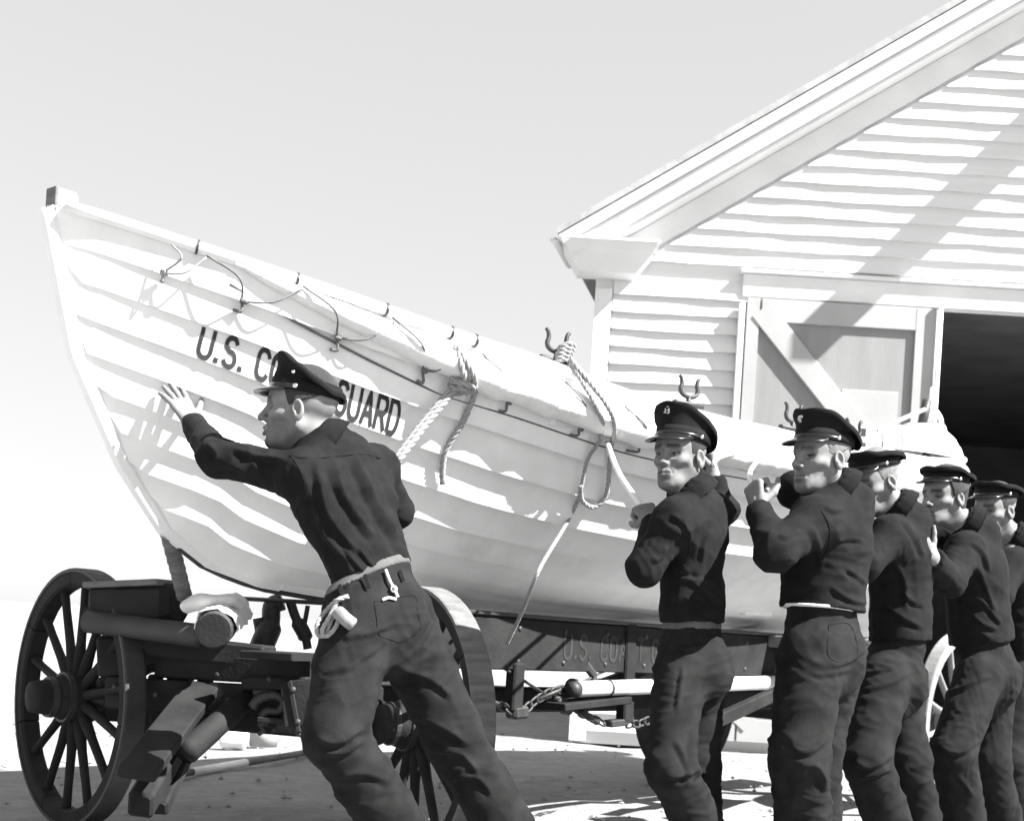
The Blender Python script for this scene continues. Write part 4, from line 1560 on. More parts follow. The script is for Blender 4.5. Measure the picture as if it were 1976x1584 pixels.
def vnormals(V, Q):
    a = V[Q[:, 2]] - V[Q[:, 0]]
    b = V[Q[:, 3]] - V[Q[:, 1]]
    fn = np.cross(a, b)
    N = np.zeros_like(V)
    for i in range(4):
        for d in range(3):
            N[:, d] += np.bincount(Q[:, i], weights=fn[:, d], minlength=len(V))
    return N / np.maximum(1e-12, np.linalg.norm(N, axis=1))[:, None]


def cloth_folds(V, Q, amp, seed, axis, wl=.075, lines=()):
    """soft wrinkles lying across an axis, plus drawn folds: (photo polyline, width m, height m)"""
    N = vnormals(V, Q)
    r = np.random.RandomState(seed)
    axis = nrm(axis)
    d = np.zeros(len(V))
    for i in range(5):
        tilt = nrm(axis + r.normal(0, .55, 3))
        k = 2 * math.pi / (wl * r.uniform(.8, 1.9))
        q = nrm(r.normal(0, 1, 3)) * 2 * math.pi / .23
        q2 = nrm(r.normal(0, 1, 3)) * 2 * math.pi / .31
        ph = V @ tilt * k + 1.6 * np.sin(V @ q + r.uniform(0, 6)) + r.uniform(0, 6)
        m = np.clip(.5 + .9 * np.sin(V @ q2 + r.uniform(0, 6)), 0, 1)
        d += m * (1 - 1.7 * np.abs(np.sin(ph / 2)) ** .8)
    d *= amp * .55
    for i in range(4):
        tilt = nrm(axis + r.normal(0, .8, 3))
        k = 2 * math.pi / (wl * r.uniform(.32, .55))
        q = nrm(r.normal(0, 1, 3)) * 2 * math.pi / .14
        q2 = nrm(r.normal(0, 1, 3)) * 2 * math.pi / .19
        ph = V @ tilt * k + 1.8 * np.sin(V @ q + r.uniform(0, 6))
        m = np.clip(-.1 + 1.0 * np.sin(V @ q2 + r.uniform(0, 6)), 0, 1)
        d += amp * .26 * m * (1 - 2.0 * np.abs(np.sin(ph / 2)))
    if lines:
        px = proj(V)
        facing = (N * (V - np.array([0, 0, CAMH]))).sum(1) < 0.02
        mpp = V[:, 1] / FPX
        for pts, w, hgt in lines:
            pts = np.asarray(pts, float)
            pts = smooth_path(np.c_[pts, np.zeros(len(pts))], 6 * len(pts))[:, :2] if len(pts) > 2 else pts
            best = np.full(len(V), 1e9)
            sgn = np.zeros(len(V))
            tt = np.zeros(len(V))
            n = len(pts) - 1
            for i in range(n):
                a, b = pts[i], pts[i + 1]
                ab = b - a
                t = np.clip(((px - a) @ ab) / max(1e-9, ab @ ab), 0, 1)
                e = px - a - t[:, None] * ab
                dist = np.hypot(e[:, 0], e[:, 1])
                better = dist < best
                best = np.where(better, dist, best)
                sg = np.sign(ab[0] * e[:, 1] - ab[1] * e[:, 0])
                sgn = np.where(better, sg, sgn)
                tt = np.where(better, (i + t) / n, tt)
            s = best * sgn * mpp
            taper = np.clip(np.minimum(tt, 1 - tt) / .22, 0, 1)
            taper = taper * taper * (3 - 2 * taper)
            end = np.exp(-np.maximum(0, best * mpp - 3 * w) / w)
            w = w * .85
            prof = np.exp(-(np.abs(s) / w) ** 1.35) - .75 * np.exp(-(np.abs(s - 1.6 * w) / (.9 * w)) ** 1.5)
            d += np.where(facing, hgt * taper * prof * end, 0)
    return V + N * d[:, None]


def garment(name, sdf, h, m, parent, amp=.006, seed=0, axis=(0, 0, 1), wl=.075, lines=(), fld=None):
    Fd, lo, hh = fld if fld is not None else sdf.field(h)
    V, Q = surface_nets(Fd, lo, hh)
    if amp or lines:
        V = cloth_folds(V, Q, amp, seed, axis, wl, lines)
    return mesh_obj(name, V, Q, M[m], parent, True)


def frame(f, u):
    f = nrm(f)
    r = nrm(np.cross(f, u))
    return np.array([r, f, np.cross(r, f)])         # rows: right, forward, up


class Scaled:
    def __init__(self, S, k):
        self.S, self.s = S, k

    def cap(self, a, b, ra, rb, k=.02, op='u'):
        self.S.cap(a, b, ra * self.s, rb * self.s, k * self.s, op=op)

    def ell(self, c, ax, r, k=.02, op='u'):
        self.S.ell(c, ax, np.asarray(r) * self.s, k * self.s, op)


def head_prims(S, c, B, o):
    """o: options (jaw, nose, ear, gaunt) ; local coords x right, y forward, z up"""
    c = np.asarray(c, float)
    ks = o.get('size', 1.0)
    S = Scaled(S, ks)
    L = lambda x, y, z: c + (B[0] * x + B[1] * y + B[2] * z) * ks
    g = o.get('gaunt', 0)
    no = o.get('nose', 1.0)
    S.ell(L(0, -.012, .040), B, (.074, .094, .086), .01)
    S.ell(L(0, .022, -.028), B, (.0585 - .004 * g, .066, .082), .03)
    S.ell(L(0, .045, .028), B, (.060, .045, .045), .02)
    for s in (-1, 1):
        S.cap(L(.050 * s, -.004, -.052), L(.014 * s, .066, -.100), .019, .0165, .025)
        S.ell(L(.041 * s, .050, -.030), B, (.020, .022, .018), .028)
        S.cap(L(.010 * s, .082, .014), L(.045 * s, .064, .017), .0115, .0098, .010)
    S.ell(L(0, .071, -.101), B, (.018, .017, .0145), .018)
    S.ell(L(0, .073, -.070), B, (.030, .020, .026), .018)
    for s in (-1, 1):
        S.ell(L(.031 * s, .083, -.004), B, (.0190, .0195, .0140), .010, 's')
        S.ell(L(.030 * s, .0580, -.005), B, (.0128, .0130, .0125), .003)
        S.cap(L(.017 * s, .0705, .0030), L(.044 * s, .0635, .0010), .0042, .0038, .004)
        S.cap(L(.018 * s, .0700, -.0135), L(.042 * s, .0635, -.0125), .0038, .0034, .006)
        if g:
            S.ell(L(.060 * s, .046, -.066), B, (.012 + .004 * g, .022, .022), .03, 's')
        # fold from nose to mouth corner
        S.cap(L(.020 * s, .0935, -.046), L(.031 * s, .0810, -.070), .0032, .0036, .008, op='s')
    # nose
    S.cap(L(0, .082, .010), L(0, .094 + .008 * no, -.026), .0088, .0105, .010)
    S.ell(L(0, .099 + .008 * no, -.0345), B, (.0112, .0115, .0095), .010)
    for s in (-1, 1):
        S.ell(L(.0125 * s, .094, -.039), B, (.0080, .0100, .0078), .006)
        S.ell(L(.0075 * s, .099 + .004 * no, -.0465), B, (.0035, .0050, .0035), .003, 's')
    # mouth
    smile = o.get('smile', 0)
    for s in (-1, 1):
        S.cap(L(0, .0935, -.0635), L(.022 * s, .083, -.0655 + .006 * smile), .0068, .0040, .006)
        S.cap(L(0, .0925, -.0765 - .003 * smile), L(.020 * s, .083, -.0725 + .004 * smile), .0072, .0042, .006)
        S.cap(L(0, .1005, -.0700 - .001 * smile), L(.025 * s, .0865, -.0690 + .006 * smile), .0022 + .0022 * smile, .0018, .003, op='s')
    S.ell(L(0, .089, -.089), B, (.018, .006, .006), .008, 's')
    # ears
    if True:
        for s in (-1, 1):
            e = o.get('ear', .93)
            fr = frame(nrm(B[1] * .95 + B[2] * -.18 - B[0] * .22 * s), B[2] + B[1] * -.12)
            ec = L(.0775 * s, -.008, -.012)
            S.ell(ec, fr, (.0085, .0195 * e, .033 * e), .006)
            S.ell(ec + fr[0] * .008 * s + fr[1] * .003 + fr[2] * .004, fr, (.0095, .0125 * e, .0215 * e), .004, 's')
            S.ell(ec + fr[0] * .003 * s + fr[1] * .010 + fr[2] * -.008, fr, (.005, .0045, .006), .004)
            S.ell(ec - fr[2] * .026 - fr[1] * -.004, fr, (.006, .008, .009), .005)


def head_tone(V, c, B, o, base):
    l = (V - c) @ B.T / o.get('size', 1.0)
    x, y, z = l[:, 0], l[:, 1], l[:, 2]
    t = np.full(len(V), base)
    near = (np.abs(x) < .1) & (np.abs(y) < .13) & (np.abs(z) < .15)
    ax = np.abs(x)
    # shaved beard, lips, brows, eyes
    sst = lambda e0, e1, q: np.clip((q - e0) / (e1 - e0), 0, 1)
    bw = sst(-.025, .03, y) * sst(-.025, -.06, z) * sst(-.16, -.12, z) * near
    t = t * (1 - (1 - o.get('stubble', .86)) * bw)
    lips = near & (y > .078) & (((z + .0685) / .013) ** 2 + (x / .026) ** 2 < 1)
    t = np.where(lips, base * .72, t)
    mouth = near & (y > .08) & (np.abs(z + .0695 - .006 * o.get('smile', 0) * (ax / .025) ** 2) < .0016) & (ax < .026)
    t = np.where(mouth, base * (.3 if not o.get('smile') else 1.9), t)
    zb = .0185 - .10 * np.maximum(0, ax - .040)
    brow = near & (y > .045) & (ax > .010) & (ax < .052) & (np.abs(z - zb) < .0055)
    bwt = np.clip(1.35 - np.abs(z - zb) / .0072, 0, 1) * np.clip((ax - .008) / .006, 0, 1) * np.clip((.055 - ax) / .008, 0, 1) * near * (y > .045)
    t = t * (1 - bwt) + o.get('brow', .05) * bwt
    for s in (-1, 1):
        ec = np.array([.030 * s, .0580, -.005])
        d = np.linalg.norm(l - ec, axis=1)
        look = nrm(o.get('look', (0, 1, 0)))
        opn = o.get('eye', .0048)
        eye = near & (d < .0150) & (y > .060) & (np.abs(z + .0055) < opn) & (np.abs(x - .030 * s) < .0125)
        t = np.where(eye, .22, t)
        pc = ec + look * .0130
        t = np.where(eye & (np.linalg.norm(l - pc, axis=1) < .0062), .03, t)
        lash = near & (y > .055) & (np.abs(z + .0055 - opn) < .0024) & (np.abs(x - .031 * s) < .015)  # lash line, its dark tone also painting the eye socket's shade
        t = np.where(lash, base * .18, t)
    return t


def hand_prims(S, wr, d, palm, thumb, curl=(.25, .25, .25, .25), spread=.10, th=(.7, .6, .2), sc=1.0, tcurl=.3):
    """d fingers' direction, palm = direction the palm faces, thumb = side the thumb leaves"""
    wr = np.asarray(wr, float)
    d = nrm(d)
    palm = nrm(palm - d * np.dot(palm, d))
    t = np.asarray(thumb, float)
    t = nrm(t - d * np.dot(t, d) - palm * np.dot(t, palm))
    S.cap(wr - d * .02, wr + d * .012, .027 * sc, .025 * sc, .02, flat=(palm, .76))
    lens = (.074, .083, .076, .059)
    curl = list(curl)
    for i in range(4):
        lat = (.030 - .0195 * i)
        base = wr + d * (.086 - .004 * abs(i - 1.2)) * sc + t * lat * sc
        S.cap(wr + d * .014 * sc + t * lat * .55 * sc, base, .0150 * sc, .0118 * sc, .016, flat=(palm, .9))
        a = spread * (1.3 - i)
        dd = nrm(d + t * a)
        p = base
        L = lens[i] * sc
        ang = 0
        for q, (fr, r0, r1) in enumerate(((.44, .0098, .0090), (.31, .0090, .0082), (.25, .0082, .0068))):
            ang += curl[i] * (1.0 if q == 0 else 1.15)
            v = dd * math.cos(ang) + palm * math.sin(ang)
            e = p + v * L * fr
            S.cap(p, e, r0 * sc, r1 * sc, .0045)
            p = e
    # thumb
    p0 = wr + d * .022 * sc + t * .022 * sc + palm * .006
    v = nrm(d * th[0] + t * th[1] + palm * th[2])
    p1 = p0 + v * .046 * sc
    S.cap(p0, p1, .0155 * sc, .0118 * sc, .012)
    v2 = nrm(v + d * tcurl * .6 - t * tcurl * .3)
    p2 = p1 + v2 * .033 * sc
    S.cap(p1, p2, .0112 * sc, .0102 * sc, .006)
    v3 = nrm(v2 + d * tcurl * .5 - t * tcurl * .2)
    S.cap(p2, p2 + v3 * .026 * sc, .0102 * sc, .0076 * sc, .005)


def make_cap(parent, c, B, o, mats):
    """peaked uniform cap: crown, band, visor, chin strap, buttons, badge"""
    T = frame(B[1] * math.cos(o.get('tilt', 0)) + B[2] * math.sin(o.get('tilt', 0)), B[2])
    org = c + B[2] * .006
    ks = o.get('size', 1.0)
    L = lambda x, y, z: org + (T[0] * x + T[1] * y + T[2] * z) * ks
    zb = o.get('zb', .044)
    slope = o.get('slope', .050)
    hf = o.get('hf', .108)
    n = 64
    A = np.arange(n) * 2 * math.pi / n
    rngc = np.random.RandomState(o.get('seed', 0))
    ph = rngc.uniform(0, 6, 6)
    def ring(rx, ry, yc, zf):
        return np.array([[rx * math.sin(a), yc + ry * math.cos(a), zf(a)] for a in A])
    wob = lambda a: .003 * math.sin(3 * a + ph[0]) + .0022 * math.sin(5 * a + ph[1]) + .0014 * math.sin(9 * a + ph[2])
    rim = lambda a: hf + slope * (1.3 * math.cos(a) - .3 * math.cos(a) ** 3) + wob(a)
    W = o.get('wide', 1.0)
    keys = [
        (.0815, .1015, -.008, lambda a: zb + .002),
        (.0825, .1025, -.008, lambda a: zb + .038),
        (.092 * W, .111 * W, -.011, lambda a: zb + .046 + (rim(a) - zb - .046) * .45),
        (.103 * W, .121 * W, -.014, lambda a: rim(a) - .010),
        (.1065 * W, .1245 * W, -.015, lambda a: rim(a)),
        (.103 * W, .121 * W, -.015, lambda a: rim(a) + .0085),
        (.088 * W, .103 * W, -.015, lambda a: rim(a) * .9 + hf * .1 + .012),
        (.060, .070, -.012, lambda a: rim(a) * .7 + hf * .3 + .011 + .002 * math.sin(2 * a + ph[3])),
        (.030, .034, -.008, lambda a: rim(a) * .4 + hf * .6 + .009),
        (.004, .004, -.006, lambda a: hf + .008),
    ]
    rings = np.array([ring(*k) for k in keys])
    m = len(rings)
    fine = []
    for s in np.linspace(0, m - 1 - 1e-6, 38):
        i = int(s); u = s - i
        g = lambda j: rings[min(max(j, 0), m - 1)]
        a, b, c_, d_ = g(i - 1), g(i), g(i + 1), g(i + 2)
        fine.append(.5 * ((2 * b) + (c_ - a) * u + (2 * a - 5 * b + 4 * c_ - d_) * u * u + (3 * b - a - 3 * c_ + d_) * u ** 3))
    fine = np.array(fine)
    nf = len(fine)
    V = np.array([L(*p) for p in fine.reshape(-1, 3)])
    F = []
    for i in range(nf - 1):
        for j in range(n):
            k = (j + 1) % n
            F.append((i * n + j, (i + 1) * n + j, (i + 1) * n + k, i * n + k))
    F.append(tuple((nf - 1) * n + j for j in range(n)))
    cap = mesh_obj('cap', V, F, M['cap'], parent, True)
    def band(name, rx, ry, z0, z1, m_, a0=0, a1=2 * math.pi, th=.002, nn=64, zf=None):
        V, F = [], []
        closed = abs(a1 - a0) > 6.2
        AA = np.linspace(a0, a1, nn + 1)[:nn + (0 if closed else 1)]
        for a in AA:
            dz = zf(a) if zf else 0
            for (dr, z) in ((0, z0), (th, z0), (th, z1), (0, z1)):
                V.append(L((rx + dr) * math.sin(a), -.008 + (ry + dr) * math.cos(a), z + dz))
        k = len(AA)
        for i in range(k if closed else k - 1):
            i2 = (i + 1) % k
            for j in range(4):
                j2 = (j + 1) % 4
                F.append((i * 4 + j, i2 * 4 + j, i2 * 4 + j2, i * 4 + j2))
        return mesh_obj(name, V, F, M[m_], cap, True)
    band('cap_band', .0825, .1025, zb, zb + .036, 'darkbelt' if o.get('litband') else 'cap', th=.0022)
    band('chin_strap', .0850, .1055, zb + .004, zb + .017, 'patent', -1.45, 1.45, .0025)
    # visor
    V, F = [], []
    na, nr = 33, 6
    am = 1.12
    for top in (0, 1):
        for i in range(na):
            a = -am + 2 * am * i / (na - 1)
            w = max(0.0, math.cos(a / am * math.pi / 2)) ** .55
            for j in range(nr):
                q = j / (nr - 1)
                ext = o.get('visor', .052) * w * q
                V.append(L((.083 + ext * .55) * math.sin(a), -.008 + .103 * math.cos(a) + ext * (.85 + .15 * math.cos(a)),
                           zb + .006 - ext * o.get('vslope', .42) - .012 * (1 - math.cos(a)) * q + (.0035 if top else 0)))
    o_ = na * nr
    for i in range(na - 1):
        for j in range(nr - 1):
            a = i * nr + j
            F.append((a, a + nr, a + nr + 1, a + 1))
            F.append((o_ + a, o_ + a + 1, o_ + a + nr + 1, o_ + a + nr))
        F.append((i * nr + nr - 1, (i + 1) * nr + nr - 1, o_ + (i + 1) * nr + nr - 1, o_ + i * nr + nr - 1))
    mesh_obj('visor', V, F, M['patent'], cap, True)
    for s in (-1, 1):
        a = 1.40 * s
        p = L(.0875 * math.sin(a), -.008 + .108 * math.cos(a), zb + .0115)
        d = nrm(T[0] * math.sin(a) + T[1] * math.cos(a))
        MB().lathe(p - d * .002, d, [(0, .0085), (.003, .0085), (.006, .0065), (.0075, .003)], 14).build('cap_button', M['brass'], cap, True)
    if o.get('vent'):
        p = L(-.0965 * W, .022, zb + .050)
        MB().lathe(p - T[0] * -.003, -T[0] + T[2] * -.2, [(0, .0060), (.006, .0060), (.0085, .0035)], 12).build('vent_eyelet', M['brass'], cap, True)
    bd = o.get('badge')
    if bd:
        a = bd.get('a', 0.0)
        for (sx, sz, w_, h_) in bd['bits']:
            aa = a + sx / .115
            rr = .121 * W
            z = rim(aa) - .022 + sz
            f = .004 + .02 * max(0, (rim(aa) - z) / .04)
            p = L((.1015 * W - f * .3) * math.sin(aa), -.014 + (.119 * W - f * .35) * math.cos(aa), z)
            d = nrm(T[0] * math.sin(aa) + T[1] * math.cos(aa))
            MB().box(p + d * .003, (w_, .005, h_), (nrm(np.cross(T[2], d)), d, T[2]), .0015).build('badge', M['badge'], cap)
    return cap


def make_man(o):
    J = {k: np.asarray(v, float) for k, v in o['J'].items()}
    ground = np.array([J['anL'][0] * .5 + J['anR'][0] * .5, J['anL'][1] * .5 + J['anR'][1] * .5, 0])
    root = thing('person', o['label'], 'person', ground, 'men hauling the boat')
    hs = o.get('res', .0037)
    gh = o.get('gres', .0065)
    B = frame(o['face'], o.get('hup', (0, 0, 1)))
    c = J['head']
    up = nrm(J['neck'] - J['waist'])
    lat = J['shR'] - J['shL']
    lat = nrm(lat - up * np.dot(lat, up))
    fwd = nrm(np.cross(up, lat))                # chest forward
    rc, rw = o.get('rc', .165), o.get('rw', .150)
    flat = (fwd, o.get('flat', .70))
    hip = (J['hipL'] + J['hipR']) / 2
    # ---- skin body: one continuous mesh (slimmer where clothes cover it)
    S = SDF()
    head_prims(S, c, B, o.get('face_o', {}))
    fs = o.get('face_o', {}).get('size', 1.0)
    S.cap(c + (B[1] * -.022 - B[2] * .05) * fs, J['neck'] - up * .02, .054, .058, .025)
    S.cap(c + (B[1] * .030 - B[2] * .100) * fs, J['neck'] + fwd * .03, .028, .035, .03)
    S.cap(J['neck'], J['chest'], .06, .09, .03)
    S.cap(J['chest'], J['waist'], .10, .09, .03, flat=flat)
    S.cap(J['waist'], hip, .09, .09, .03, flat=flat)
    for s in 'LR':
        S.cap(J['neck'] - up * .03, J['sh' + s], .05, .04, .03)
        S.cap(J['sh' + s], J['el' + s], .042, .036, .02)
        S.cap(J['el' + s], J['wr' + s], .036, .027, .02)
        S.cap(hip, J['hip' + s], .07, .07, .03)
        S.cap(J['hip' + s], J['kn' + s], .065, .048, .02)
        S.cap(J['kn' + s], J['an' + s], .046, .036, .02)
        hd = o.get('hand' + s)
        if hd:
            hand_prims(S, J['wr' + s], **hd)
    Fd, lo, hh = S.field(hs, .02)
    V, Q = surface_nets(Fd, lo, hh)
    base = o.get('skin', .30)
    tone = head_tone(V, c, B, o.get('face_o', {}), base)
    mesh_obj('body', V, Q, M['skin'], root, True, tone)
    del Fd
    # ---- hair below the cap
    hr = SDF()
    ks = o.get('face_o', {}).get('size', 1.0)
    L = lambda x, y, z: c + (B[0] * x + B[1] * y + B[2] * z) * ks
    e = o.get('hair_t', .004)
    hair_m = o.get('hair', 'hair')
    clipf = [(L(0, .024, 0), nrm(B[1] * .9 - B[2] * .35)), (L(0, .03, -.006), nrm(-B[2] * .9 - B[1] * .40))]
    hr.ell(L(0, -.012, .040), B, np.array((.074 + e, .094 + e, .086 + e)) * ks, .004, clip=clipf)
    clipf2 = [(L(0, -.035, 0), nrm(B[1])), (L(0, 0, -.066), -B[2])]
    if o.get('nape'):
        hr.cap(L(0, -.03, .02), L(0, -.034, -.030), (.068 + e) * ks, (.056 + e) * ks, .015, clip=(L(0, -.02, -.042), nrm(-B[2] + B[1] * .5)))
    Fh = hr.field(.004, .01)
    Vh, Qh = surface_nets(*Fh)
    Nh = vnormals(Vh, Qh)
    Vh = Vh + Nh * (rng.normal(0, .0004, len(Vh)))[:, None]
    mesh_obj('hair', Vh, Qh, M[hair_m], root, True)
    # ---- jacket
    G = SDF()
    up2 = nrm(J['chest'] - J['waist'])
    hem = (J['waist'] - up2 * .004, -up2)
    G.cap(J['chest'], J['waist'] - up2 * .02, rc, rw, .04, flat=flat, clip=hem)
    G.cap(J['chest'] + up * .06, J['chest'] - up * .02, rc * .92, rc, .04, flat=flat)
    G.cap(J['neck'] - up * .085, J['chest'], .075, .12, .05, flat=flat)
    bl = o.get('blouse', 1.03)
    G.cap(J['waist'] + up2 * .085, J['waist'] - up2 * .01, rw * bl, rw * bl, .02, flat=flat, clip=hem)
    sl = o.get('sleeve', 1.0)
    for s in 'LR':
        sh, el, wr = J['sh' + s], J['el' + s], J['wr' + s]
        G.cap(J['neck'] - up * .070, sh, .052, .070 * sl, .05)
        G.cap(sh, J['chest'] + (sh - J['chest']) * .35, .080 * sl, .10, .05)
        G.cap(sh, el, .076 * sl, .062 * sl, .035)
        d = nrm(wr - el)
        cf = o.get('cuff', 0.0)
        G.cap(el, wr - d * cf, .063 * sl, .046 * sl, .025, clip=(wr - d * (cf + .0), d))
        G.cap(wr - d * (cf + .062), wr - d * (cf + .001), .0485 * sl, .0475 * sl, .006, clip=(wr - d * cf, d))
        # bunched cloth inside the elbow
        G.ell(el * .93 + (sh + wr) * .035, np.eye(3), (.058 * sl,) * 3, .03)
    na = nrm(c - B[2] * .06 - B[1] * .02 - J['neck'])
    cup = o.get('collar', 1.0)
    G.cap(J['neck'] - na * .07, J['neck'] - na * .005, .085, .066, .04)
    G.ring(J['neck'] + na * .012 * cup - fwd * .006, nrm(na * 1.0 + fwd * .25), .066, .0115, 2.4 * cup, .010)
    G.ring(J['neck'] - na * .012 - fwd * .004, nrm(na * 1.0 + fwd * .3), .076, .012, 1.6, .014)
    garment('jacket', G, gh, 'jacket', root, o.get('jamp', .0055), o.get('seed', 1), up, .085, o.get('jlines', ()))
    # collar: a turned-down leaf round the back and sides of the neck
    jk = [ch for ch in root.children if ch.name.startswith('jacket')][0]
    bk = nrm(-fwd + na * np.dot(fwd, na))
    sd = np.cross(na, bk)
    Vc, Fc = [], []
    nA, nH = 36, 6
    for th_ in (0.0, .0045):
        for i in range(nA):
            a = -2.35 + 4.7 * i / (nA - 1)
            fr_ = (1 - math.cos(a)) / 2
            dirv = bk * math.cos(a) + sd * math.sin(a)
            for j in range(nH):
                q = j / (nH - 1)
                rad = .0735 + .006 * math.sin(q * 3.1) + (.024 + .012 * fr_) * q ** 1.4 + th_
                hh_ = .034 * cup - (.050 + .020 * fr_) * q + .002 * math.sin(9 * a + i)
                Vc.append(J['neck'] + dirv * rad + na * hh_)
    b2 = nA * nH
    for i in range(nA - 1):
        for j in range(nH - 1):
            a = i * nH + j
            Fc.append((a, a + 1, a + nH + 1, a + nH))
            Fc.append((b2 + a, b2 + a + nH, b2 + a + nH + 1, b2 + a + 1))
        for j in (0, nH - 1):
            a = i * nH + j
            Fc.append((a, a + nH, b2 + a + nH, b2 + a))
    for i in (0, nA - 1):
        for j in range(nH - 1):
            a = i * nH + j
            Fc.append((a, a + 1, b2 + a + 1, b2 + a))
    mesh_obj('collar', Vc, Fc, M['jacket'], jk, True)
    # ---- trousers
    T = SDF()
    pr = o.get('pr', .150)
    hl = J['hipR'] - J['hipL']
    hl = nrm(hl - up * np.dot(hl, up))
    hfwd = nrm(np.cross(up, hl))
    hf2 = (hfwd, .78)
    T.cap(J['waist'] - up2 * .01, hip + up2 * .03, rw * .95, pr, .03, flat=hf2, clip=(J['waist'] + up2 * .012, up2))
    T.cap(hip + up2 * .03, hip - up2 * .06, pr, pr * .95, .04, flat=hf2)
    T.ell(hip - hfwd * .055 - up2 * .02, np.eye(3), (.105, .105, .115), .05)
    lr = o.get('lr', (.108, .090, .088, .108))
    for s in 'LR':
        a, b, e_ = J['hip' + s], J['kn' + s], J['an' + s]
        T.cap(a, b, lr[0], lr[1], .035)
        d = nrm(e_ - b)
        T.cap(b, e_ + d * .03, lr[2], lr[3], .03, clip=(e_ + d * .02, d))
    Ft, lo, hh = T.field(gh)
    garment('trousers', None, gh, 'denim', root, o.get('tamp', .0052), o.get('seed', 1) + 50, (0, 0, 1), .095, o.get('tlines', ()), fld=(Ft, lo, hh))
    # waist belt cut from the trouser volume
    bt = o.get('belt')
    if bt:
        ax = [np.arange(Ft.shape[i]) * hh + lo[i] for i in range(3)]
        cc = J['waist'] + up2 * bt.get('z', -.014)
        bn = nrm(up2 + np.asarray(bt.get('tilt', (0, 0, 0)), float))
        hgt = (ax[0][:, None, None] - cc[0]) * bn[0] + (ax[1][None, :, None] - cc[1]) * bn[1] + (ax[2][None, None, :] - cc[2]) * bn[2]
        Fb = np.maximum(Ft - bt.get('t', .005), np.abs(hgt) - bt.get('w', .019)).astype(np.float32)
        r = garment('belt', None, hh, bt.get('m', 'webbelt'), root, 0, 0, fld=(Fb, lo, hh))
    # ---- shoes
    for s in 'LR':
        an, kn = J['an' + s], J['kn' + s]
        ff = np.asarray(o.get('toe' + s, o.get('toe', (fwd[0], fwd[1], 0))), float)
        ff = nrm(ff)
        Z = SDF()
        heel = an - ff * .05 - np.array([0, 0, an[2] - .036])
        if an[2] > .14:
            heel = an - ff * .04 + np.array([0, 0, -.075])
        ball = np.array([an[0], an[1], .034]) + ff * .13
        Z.cap(heel, ball, .036, .040, .02)
        Z.cap(ball, ball + ff * .06, .040, .032, .02)
        Z.cap(heel + [0, 0, .01], an + [0, 0, .02], .036, .040, .02)
        Fz, lz, hz = Z.field(.008)
        garment('shoe', None, .008, 'shoe', root, 0, 0, fld=(Fz, lz, hz))
    if o.get('capo') is not None:
        make_cap(root, c, B, o['capo'], M)
    return root, dict(J=J, B=B, up=up, fwd=fwd, c=c, lat=lat, hip=hip, hfwd=hfwd, up2=up2)


OUT_ = []
